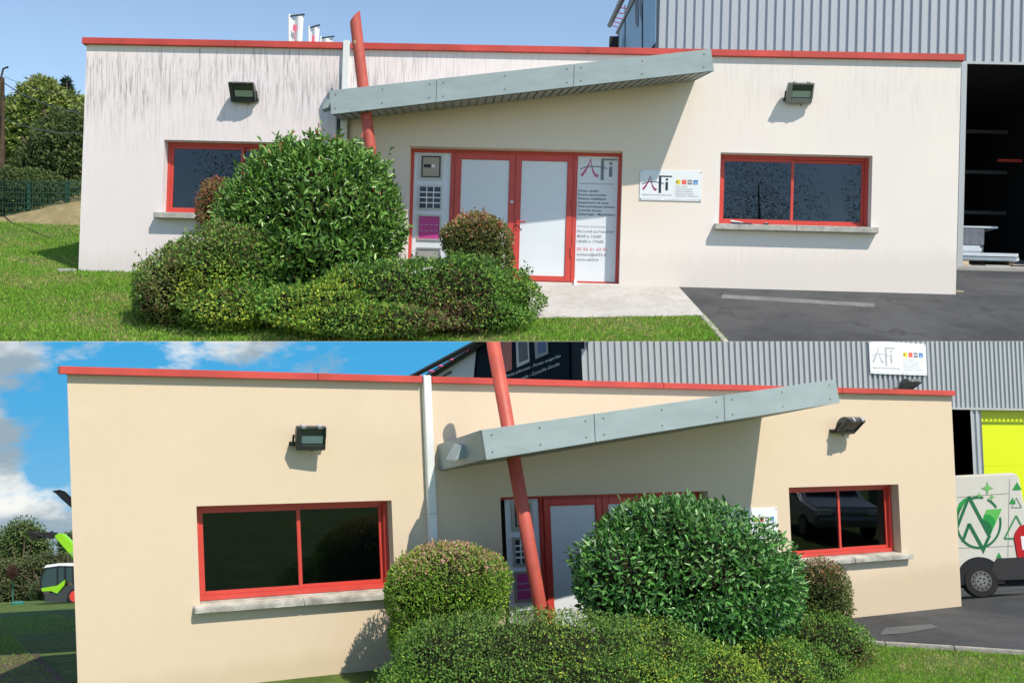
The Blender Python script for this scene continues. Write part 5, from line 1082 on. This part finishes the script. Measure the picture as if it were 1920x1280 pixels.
# upper level
plant("reddish_shrub", "small reddish olive shrub tucked behind the big glossy bush under the window", "shrub", F1, h1, 1, lobes_px(F1, [(405, 392, -1.1, 36, 58, .4), (430, 410, -1.2, 40, 60, .4)]), 5000, .055, .42, OLIVE + RED, seed=3, shoots=(12, .10, 6), tip=(RED, .4, .6))
plant("photinia_bush", "large round glossy green bush with loose shoots in front of the streaked wall", "bush", F1, h1, 1, lobes_px(F1, [(590, 405, -2.1, 162, 132, 1.15), (500, 420, -2.2, 82, 92, .9), (682, 425, -2.1, 72, 95, .85), (640, 322, -1.9, 72, 46, .6), (545, 322, -2.0, 70, 46, .6), (590, 480, -2.4, 140, 70, 1.0)]), 12500, .128, .40, GLOSS, M_LEAF_GLOSS, T_BROAD, tip=(RED, .86, .5), seed=4, shoots=(60, .26, 8), single=300, shell=(.70, 1.07), bump=.15, up=.35,
      sprouts=[(515, 285, -2.0, 30, 22), (548, 280, -2.0, 26, 18), (583, 274, -2.0, 24, 22), (598, 278, -2.0, 22, 16), (640, 280, -2.0, 24, 18), (665, 290, -2.0, 22, 16), (716, 330, -2.0, 26, 18), (735, 350, -2, 18, 12)])
plant("round_bush", "small clipped round bush with red tips beside the red entrance door", "bush", F1, h1, 1, lobes_px(F1, [(894, 450, -2.1, 66, 49, .55), (905, 485, -2.1, 55, 45, .55)]), 9000, .06, .45, [((.10, .125, .035), 3), ((.075, .10, .03), 3), ((.13, .15, .045), 1)], seed=5, shoots=(22, .10, 6), tip=(RED + PINKISH, .45, .85))
plant("cotoneaster_hedge", "low spreading hedge with brown twiggy side left of the glossy bush", "hedge", F1, h1, 1, lobes_px(F1, [(345, 545, -3.2, 88, 78, .9), (425, 505, -3.0, 110, 78, .9), (300, 565, -3.2, 44, 56, .7), (430, 580, -3.5, 110, 48, .8)]), 21000, .064, .48, COTO, seed=6, shoots=(70, .22, 9), bump=.22, tip=(OLIVE, .45, .9), patches=[(300, 570, -3.6, 50, BROWN, .7), (420, 570, -3.9, 60, BROWN, .25), (330, 520, -3.6, 70, OLIVE, .8), (360, 530, -3.8, 34, YELL, .7), (470, 600, -4, 45, YELL, .7), (400, 590, -4, 45, YELL, .5), (420, 520, -3.8, 40, YELL, .5)], sprouts=[(330, 470, -3.1, 14, 10), (375, 445, -3.1, 16, 10), (300, 500, -3.1, 14, 10), (262, 515, -3.2, 14, 10), (350, 455, -3.0, 14, 8)], group="low hedge around the glossy bush")
plant("cotoneaster_hedge", "low dark green hedge with a bare brown front between glossy bush and path", "hedge", F1, h1, 1, lobes_px(F1, [(600, 580, -3.6, 130, 50, .8), (720, 560, -3.1, 140, 72, .9), (850, 550, -2.8, 125, 72, .9), (945, 560, -2.5, 70, 55, .7), (680, 600, -3.9, 170, 32, .6), (880, 590, -3.2, 110, 36, .6)]), 28000, .064, .48, COTO, seed=7, shoots=(80, .20, 9), bump=.22, tip=([((.06, .11, .035), 3), ((.08, .13, .05), 2)], .6, .6), patches=[(850, 588, -3.6, 75, BROWN, .85), (760, 590, -3.8, 60, BROWN, .3), (620, 550, -4.0, 55, YELL, .6), (560, 590, -4.2, 60, YELL, .5), (700, 600, -4.2, 50, YELL, .35)], sprouts=[(985, 530, -2.4, 12, 9), (1000, 520, -2.4, 18, 9), (965, 505, -2.4, 14, 8), (840, 480, -2.6, 12, 8)], group="low hedge around the glossy bush")
# lower level
plant("abelia_bush", "clipped rounded bush with pinkish tips in front of the cream wall's wide window", "bush", F2, h2, 2, lobes_px(F2, [(842, 1092, -1.05, 116, 72, .62), (790, 1110, -1.0, 68, 70, .5), (880, 1120, -1.1, 72, 60, .5), (800, 1185, -1.1, 72, 60, .5)]), 20000, .038, .48, ABELIA, seed=8, shoots=(40, .07, 6), tip=(PINKISH, .70, .85), shell=(.82, 1.03), bump=.05)
plant("laurel_bush", "large dome of dark glossy laurel leaves hiding the repainted building's entrance", "bush", F2, h2, 2, lobes_px(F2, [(1290, 1075, -1.75, 205, 132, .95), (1165, 1090, -1.75, 82, 95, .6), (1420, 1115, -1.6, 82, 90, .6), (1290, 1140, -1.9, 180, 70, .8), (1250, 1000, -1.7, 120, 62, .6)]), 13500, .092, .42, LAUREL, M_LEAF_GLOSS, T_BROAD, seed=9, shoots=(40, .10, 5), single=300, shell=(.72, 1.06), bump=.10, up=.15, tip=([((.07, .17, .05), 3), ((.10, .20, .06), 2)], .5, .5))
plant("round_bush", "small round olive bush under the repainted building's far window", "bush", F2, h2, 2, lobes_px(F2, [(1538, 1103, -.75, 56, 56, .42), (1545, 1135, -.75, 52, 45, .42)]), 9000, .036, .45, [((.08, .115, .03), 3), ((.055, .09, .025), 3), ((.12, .13, .04), 1)], seed=10, shoots=(20, .06, 6), tip=(RED + PINKISH, .6, .6))
plant("clipped_hedge", "broad flat-topped low hedge at the foot of the pink-tipped bush", "hedge", F2, h2, 2, lobes_px(F2, [(1000, 1235, -2.3, 230, 84, .8), (860, 1240, -2.0, 120, 80, .7), (1180, 1235, -2.5, 150, 72, .7), (1000, 1290, -2.6, 300, 80, .7), (800, 1260, -1.7, 62, 80, .5)]), 38000, .034, .5, COTO, seed=12, shoots=(110, .08, 8), tip=([((.075, .135, .035), 3), ((.10, .16, .05), 2)], .5, .7), shell=(.80, 1.05), bump=.13, patches=[(1050, 1180, -2.4, 60, YELL, .25), (1230, 1250, -3.0, 70, YELL, .4)], group="low hedge around the laurel")
plant("clipped_hedge", "low hedge with yellow-green shoots and a bare brown end beside the lawn", "hedge", F2, h2, 2, lobes_px(F2, [(1400, 1255, -2.4, 140, 72, .8), (1540, 1205, -1.7, 100, 52, .6), (1490, 1270, -2.1, 120, 62, .6), (1310, 1270, -2.8, 130, 60, .6), (1580, 1240, -1.6, 62, 44, .5)]), 31000, .036, .5, COTO, seed=13, shoots=(110, .08, 8), tip=(COTO, .5, .3), patches=[(1605, 1262, -2.0, 64, BROWN, .98), (1400, 1245, -3.0, 80, YELL, .55), (1330, 1240, -3.2, 50, YELL, .5), (1470, 1260, -2.7, 50, YELL, .4)], shell=(.80, 1.05), bump=.16, group="low hedge around the laurel")

# trees
def tree(name, label, F, h, wid, base_px, lobes_spec, n, ln, palette, seed, depth=None, tip=None, group=None, trunk_r=.16, core=0.72, wd=.5):
    g0 = F.ground(*base_px, h) if depth is None else None
    if depth is not None: g0 = F.l(pix(base_px[0], base_px[1], depth)); g0.z = h(g0.x, g0.y)
    d = F.g(g0).y; base = F.g(g0); t = thing(name, label, "tree", base, group); rg = np.random.default_rng(seed)
    lobes = []
    for (px, py, rx, ry, dd) in lobes_spec:
        c = pix(px, py, d + dd); s_ = (d + dd) / FPX; lobes.append((np.array(c), np.array([rx * s_, (rx + ry) / 2 * s_, ry * s_])))
    P, N = scatter(lobes, n, (.45, 1.12), .22, seed=seed, inner=.55); ax = unit(N * .5 + rg.normal(size=(n, 3)) * .8 + np.array([0, 0, -.1])); nr = unit(N * .6 + np.array([0, 0, .5]) + rg.normal(size=(n, 3)) * .6)
    L_ = ln * rg.uniform(.6, 1.3, n); col = pal(n, palette); zlo, zhi = P[:, 2].min(), P[:, 2].max()
    if tip: zf = (P[:, 2] - zlo) / (zhi - zlo); pick = rg.uniform(size=n) < np.clip((zf - tip[1]) / (1 - tip[1]), 0, 1) * tip[2]; col[pick] = pal(pick.sum(), tip[0])
    me = leaf_mesh("crown", M_LEAF, P - np.array(base), ax, nr, L_, L_ * wd, col, T_SMALL); link("crown", me, t, base, wid)["kind"] = "stuff"
    mb = MB(); top = Vector(np.mean([l[0] for l in lobes], axis=0)); b0 = Vector(base) - Vector((0, 0, .2)); mid = b0 + (top - b0) * .5 + Vector((rg.uniform(-.2, .2), 0, 0)); mb.tube([b0, mid, top], [trunk_r, trunk_r * .75, trunk_r * .3], 8); mb.build("trunk", M_BARK, t, wid=wid, smooth=True)
    for c, r in lobes[:6]:
        e = Vector(c) + Vector((0, 0, r[2] * .5)); s0 = b0 + (top - b0) * rg.uniform(.3, .6); lm = MB(); lm.tube([s0, (s0 + e) / 2 + Vector((rg.uniform(-.2, .2), 0, .1)), e], [trunk_r * .5, trunk_r * .3, .02], 6); lm.build("limb", M_BARK, t, wid=wid)
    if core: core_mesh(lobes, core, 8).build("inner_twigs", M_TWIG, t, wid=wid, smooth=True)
    return t
TG = [((.17, .23, .055), 3), ((.13, .20, .045), 3), ((.08, .14, .035), 2), ((.23, .26, .08), 1)]
TD = [((.06, .095, .03), 3), ((.08, .12, .036), 3), ((.04, .06, .022), 2), ((.13, .145, .055), .8)]
tree("leafy_tree", "light yellow-green leafy tree behind the mesh fence beside the streaked building", F1, h1, 1, (75, 402), [(85, 215, 58, 55, 5), (60, 260, 60, 60, 5), (110, 250, 52, 60, 5), (80, 175, 32, 28, 5), (25, 250, 36, 50, 5), (140, 225, 35, 45, 5), (15, 310, 40, 50, 5)], 26000, .17, TG, 21, tip=([((.17, .20, .06), 3), ((.20, .20, .08), 1)], .5, .6))
tree("dense_tree", "dense dark green bushy tree in front of the light tree by the fence", F1, h1, 1, (115, 402), [(115, 290, 52, 75, 1.5), (90, 330, 55, 70, 1.5), (145, 300, 42, 90, 1.5), (60, 350, 40, 55, 1.5), (140, 370, 50, 50, 1.5)], 26000, .12, TD, 22)
tree("conifer", "dark narrow conifer tip rising behind the leafy tree", F1, h1, 1, (127, 402), [(125, 158, 5, 11, 12), (125, 172, 10, 10, 12), (125, 186, 14, 11, 12), (126, 202, 17, 12, 12), (126, 220, 20, 14, 12), (126, 240, 22, 16, 12)], 7000, .2, [((.015, .04, .028), 3), ((.022, .05, .03), 2)], 23, core=.6, wd=.3)
tree("conifer", "dark conifer at the utility pole beyond the leafy tree", F1, h1, 1, (15, 402), [(14, 195, 9, 12, 14), (12, 215, 18, 16, 14), (8, 240, 24, 20, 14)], 3500, .2, [((.02, .045, .03), 3), ((.03, .06, .035), 2)], 24, core=.6, wd=.3)
plant("fence_hedge", "dark leafy hedge growing through the green mesh fence", "hedge", F1, h1, 1, [(np.array(F1.g(F1.ground(px, 412, h1))) + np.array([0, .9, dz]), np.array([rx, .8, rz])) for px, dz, rx, rz in ((-10, .5, 1.3, 1.0), (40, .45, 1.2, 1.0), (95, .4, 1.0, .75), (150, .4, 1.1, .8))], 16000, .10, .5, TD + [((.07, .12, .03), 2)], seed=25)
g_far = 48
TW2 = [((.10, .16, .05), 3), ((.07, .12, .04), 3), ((.14, .18, .065), 1.2), ((.05, .08, .03), 2)]
tree("leafy_tree", "round green tree beyond the lawn behind the telehandler boom", F2, h2, 2, (40, 1126), [(45, 1000, 36, 28, 9), (20, 1025, 32, 36, 9), (65, 1022, 34, 28, 9), (-10, 1050, 40, 40, 9), (45, 1050, 40, 30, 9), (10, 1095, 45, 35, 9), (60, 1095, 40, 32, 9)], 19000, .20, TW2, 31)
tree("olive_tree", "wide olive green thicket tree behind the telehandler cab", F2, h2, 2, (100, 1126), [(100, 1060, 40, 26, 7), (60, 1075, 45, 30, 7), (20, 1080, 45, 30, 7), (130, 1075, 30, 30, 7), (20, 1110, 50, 22, 6), (90, 1105, 50, 24, 6)], 16000, .16, [((.10, .12, .045), 3), ((.075, .095, .04), 3), ((.055, .075, .03), 2)], 32)
tree("dark_tree", "dark tree top against the cream wall's edge beyond the boom", F2, h2, 2, (128, 1126), [(128, 1020, 16, 22, 12), (140, 1035, 22, 28, 12), (128, 1050, 20, 20, 12)], 5000, .2, TW2, 33)
plant("lawn_shrub", "round dark shrub on the lawn between green tub and telehandler", "shrub", F2, h2, 2, [(np.array(F2.g(F2.ground(px, 1126, h2))) + np.array([0, .8, dz]), np.array([rx, .6, rz])) for px, dz, rx, rz in ((35, .35, .45, .5), (60, .4, .5, .6))], 5000, .06, .5, [((.05, .09, .035), 3), ((.075, .12, .045), 2), ((.11, .14, .07), 1)], seed=34)
g0 = Vector(FP.o); rl = lobes_px(F2, [(24, 1072, F2.l(g0).y, 11, 14, .25)])
plant("standard_tree", "little dark red ball-headed tree on a thin stem by the green tub", "tree", F2, h2, 2, rl, 2500, .05, .5, [((.10, .04, .035), 3), ((.07, .05, .03), 2)], seed=35, core=.6, stems=False)

# ------------------------------------------------------------------ grass
def vnoise(x, y): return (np.sin(x * 1.7 + 1.3 * np.sin(y * 1.1)) + np.sin(y * 2.3 + 1.7 * np.sin(x * .9 + 2)) + .7 * np.sin(x * 4.1 + y * 3.3 + 1.1) + .5 * np.sin(x * 9.3 - y * 7.7)) / 3.2
def grass(F, h, wid, regions, hgt, wid_b, cols, dry, name, label, seed, avoid=()):
    rg = np.random.default_rng(seed); X, Y = [], []
    for (x0, x1, y0, y1, dens) in regions:
        n = int(abs(x1 - x0) * abs(y1 - y0) * dens); X.append(rg.uniform(x0, x1, n)); Y.append(rg.uniform(y0, y1, n))
    X, Y = np.concatenate(X), np.concatenate(Y); ok = np.ones(len(X), bool)
    for poly in avoid:
        a = np.ones(len(X), bool)
        for i, p in enumerate(poly): q = poly[(i + 1) % len(poly)]; a &= ((q[0] - p[0]) * (Y - p[1]) - (q[1] - p[1]) * (X - p[0]) > 0)
        ok &= ~a
    Z = np.array([h(a, b) for a, b in zip(X, Y)]); G = np.array(F.o) + (np.array(F.m) @ np.stack([X, Y, Z])).T
    r = G[:, 0] / G[:, 1]; ok &= (np.abs(r) < .53) & ((G[:, 2] > CZ + .004) if wid == 1 else True)
    nz = vnoise(X * 1.3, Y * 1.6); ok &= ~((nz < -.62) & (rg.uniform(size=len(X)) < .75))
    G, nz = G[ok], nz[ok]; n = len(G); ax = unit(rg.normal(size=(n, 3)) * .45 + np.array([0, 0, 1.0])); nr = unit(rg.normal(size=(n, 3)) * .5 + np.array([.1, -1, .3]))
    L_ = hgt * rg.uniform(.45, 1.25, n) * (1 + .25 * nz); c = pal(n, cols); pk = rg.uniform(size=n) < np.clip(.16 - nz * .6, .05, .9); c[pk] = pal(pk.sum(), dry)
    o0 = np.array(F.o); me = leaf_mesh(name, M_GRASS, G - o0, ax, nr, L_, np.full(n, wid_b), c, (np.array([(0, -.5, 0), (.55, 0, .0), (1, 0, .12), (0, .5, 0)]), [(0, 2, 3)]))
    o = link(name, me, None, F.o, wid); tag(o, label, "grass", None, "stuff"); return o
GR = [((.115, .265, .026), 4), ((.155, .31, .038), 3), ((.085, .19, .022), 2), ((.21, .34, .055), 1)]
DRY = [((.32, .28, .12), 3), ((.25, .25, .09), 3), ((.40, .33, .17), 1)]
asp_poly = [ka, kc, (kc[0] + 12, kc[1] - 1), (kc[0] + 12, 3), (ka[0], 3)]
front_lawn = [(a[0], a[1]) for a in path_poly]
grass(F1, h1, 1, [(-4.5, 12.5, -4.95, .0, 1700), (-4.5, -.02, 0, 4, 1000), (-9, .0, 4, 16, 420)], .055, .016, GR, DRY, "grass", "short mown green lawn around the streaked building", 41, [path_poly, asp_poly])
ax2 = asp2
grass(F2, h2, 2, [(7.0, 14.5, -7.5, .0, 2100), (-1.6, 0.0, -2.0, 1.5, 1500), (-9, -.02, 1.5, 16, 500), (-14, 2, 16, 30, 160)], .042, .010, GR, DRY, "grass", "short lawn with dry patches around the repainted building", 42, [asp2])

# ------------------------------------------------------------------ trees across the road behind the camera (seen only as reflections in the panes)
ROAD = ("slender roadside tree across the road whose crown the streaked building's panes reflect", "broad roadside tree across the road behind the parking", "small roadside tree at the far end of the row across the road", "tall airy roadside tree across the road by the lawn")
for k, (x, y, r_, hz) in enumerate(((-19.5, -24, 3.8, 6.4), (12, -27, 4.4, 6.2), (-33, -26, 3.6, 4.6), (21, -30, 3.2, 6.6))):
    fb = Vector((x, y, 0)); lo = F2.l(fb); lo.z = h2(lo.x, lo.y); fb = F2.g(lo); t = thing("roadside_tree", ROAD[k], "tree", fb, "roadside trees")
    L_ = [(np.array([x, y, fb.z + hz * 1.6]), np.array([r_, r_ * .8, hz])), (np.array([x + 2, y + 1, fb.z + hz * 1.1]), np.array([r_ * .8, r_ * .6, hz * .6])), (np.array([x - 2, y - 1, fb.z + hz * 1.2]), np.array([r_ * .8, r_ * .6, hz * .6]))]
    P, N = scatter(L_, 26000, (.2, 1.08), .25, seed=60 + k, back=1.0, inner=0.0); n = len(P); rg = np.random.default_rng(k); ax = unit(N * .5 + rg.normal(size=(n, 3))); nr = unit(N + rg.normal(size=(n, 3)) * .5); ll = .125 * rg.uniform(.6, 1.3, n)
    link("crown", leaf_mesh("crown", M_LEAF, P - np.array(fb), ax, nr, ll, ll * .5, pal(n, TD), T_SMALL), t, fb, 2)["kind"] = "stuff"
    mb = MB(); top = Vector((x, y, fb.z + hz * 2.2)); mb.tube([fb, fb + (top - fb) * .5 + Vector((.2, 0, 0)), top], [.28, .17, .04], 8); mb.build("trunk", M_BARK, t, wid=2)
    for q in range(6):
        a = fb + (top - fb) * rg.uniform(.3, .7); b = a + Vector((rg.uniform(-1, 1) * r_, rg.uniform(-.5, .5) * r_, rg.uniform(.5, 1) * r_)); MB().tube([a, (a + b) / 2 + Vector((0, 0, .3)), b], [.09, .06, .02], 6).build("limb", M_BARK, t, wid=2)

# ------------------------------------------------------------------ cars on the parking, mirrored in the repainted building's far window
def car(x, y, rot, paint, label):
    g0 = Vector((x, y, 0)); lo = F2.l(g0); lo.z = h2(lo.x, lo.y) + .012; o_ = F2.g(lo); ex = Vector((math.cos(rot), math.sin(rot), 0)); up = (F2.ez + F2.ex * math.tan(RAD(4))).normalized(); ex = (ex - up * ex.dot(up)).normalized(); FC = Frame(o_, ex, up.cross(ex), up)
    t = thing("parked_car", label, "car", o_, "cars on the parking")
    side = [(-2.05, .35), (2.0, .35), (2.12, .62), (2.0, .82), (1.05, .95), (.35, 1.42), (-1.0, 1.47), (-1.75, 1.05), (-2.08, .95)]
    MB(FC).ext([(a, -.85, b) for a, b in side], (0, 1.7, 0)).build("body", paint, t, wid=2, bevel=.09, smooth=True)
    for yy in (-.857, .852): MB(FC).ext([(a, yy, b) for a, b in [(-1.55, 1.0), (.82, .98), (.3, 1.36), (-.95, 1.40)]], (0, .005, 0)).build("side_window", MATS["van_side_glass"], t, wid=2)
    MB(FC).hexa([(.98, -.68, 1.01), (.98, .68, 1.01), (.99, .68, 1.015), (.99, -.68, 1.015), (.42, -.62, 1.40), (.42, .62, 1.40), (.43, .62, 1.405), (.43, -.62, 1.405)]).build("windscreen", MATS["van_side_glass"], t, wid=2)
    for wx in (-1.3, 1.3):
        for yy in (-.88, .70):
            w = MB(FC).disc((wx, yy, .31), (1, 0, 0), (0, 0, 1), (0, 1, 0), .18, 24, .31).build("wheel", MATS["tyre_rubber"], t, wid=2, bevel=.03, smooth=True)
            MB(FC).disc((wx, yy - .008 if yy < 0 else yy + .185, .31), (1, 0, 0), (0, 0, 1), (0, 1, 0), .006, 20, .2).build("rim", MATS["steel_rim"], w, base=t['_b'], wid=2)
    for yy in (-.62, .62): MB(FC).box(2.0, 2.10, yy - .16, yy + .16, .66, .78).build("headlight", M_WHITE, t, wid=2, bevel=.02)
    return t
car(15.0, 12.6, RAD(140), mat("silver_car_paint", (0.55, 0.57, 0.60), 0.25, 0.5, 0.5, coat=0.5), "silver hatchback on the parking mirrored in the cream building's far window")
car(17.2, 14.9, RAD(140), mat("dark_blue_car_paint", (0.03, 0.045, 0.08), 0.25, 0.3, 0.5, coat=0.5), "dark blue hatchback parked beside the silver one on the tarmac")
car(13.2, 10.0, RAD(140), mat("white_car_paint", (0.75, 0.76, 0.76), 0.25, 0.0, 0.5, coat=0.5), "white hatchback parked nearest the kerb beside the silver one")

# ------------------------------------------------------------------ trim both levels where they meet, tidy up
bpy.context.view_layer.update()
for wid, sgn in ((1, 1), (2, -1)):
    for o in ALL[wid]:
        if o.type != 'MESH' or not len(o.data.vertices) or o.name.startswith(("foliage", "grass", "crown", "inner_twigs", "trunk", "sky", "limb", "twigs")): continue
        w = o.matrix_world; zs = [(w @ Vector(c)).z for c in o.bound_box]
        lim = CZ + .002 * sgn
        if (sgn == 1 and min(zs) >= lim) or (sgn == -1 and max(zs) <= lim): continue
        if o.data.users > 1: o.data = o.data.copy()
        bm = bmesh.new(); bm.from_mesh(o.data); mi = w.inverted(); co = mi @ Vector((0, 0, lim)); no = (w.to_3x3().transposed() @ Vector((0, 0, 1)))
        r = bmesh.ops.bisect_plane(bm, geom=bm.verts[:] + bm.edges[:] + bm.faces[:], plane_co=co, plane_no=no, clear_inner=(sgn == 1), clear_outer=(sgn == -1))
        bmesh.ops.holes_fill(bm, edges=[e for e in r['geom_cut'] if isinstance(e, bmesh.types.BMEdge) and e.is_boundary], sides=0) if not o.name.startswith(("lawn", "asphalt", "concrete_path", "cladding")) else None
        bm.to_mesh(o.data); bm.free()
        if not len(o.data.polygons): bpy.data.objects.remove(o)
for o in list(scene.objects):
    if "_b" in o: del o["_b"]
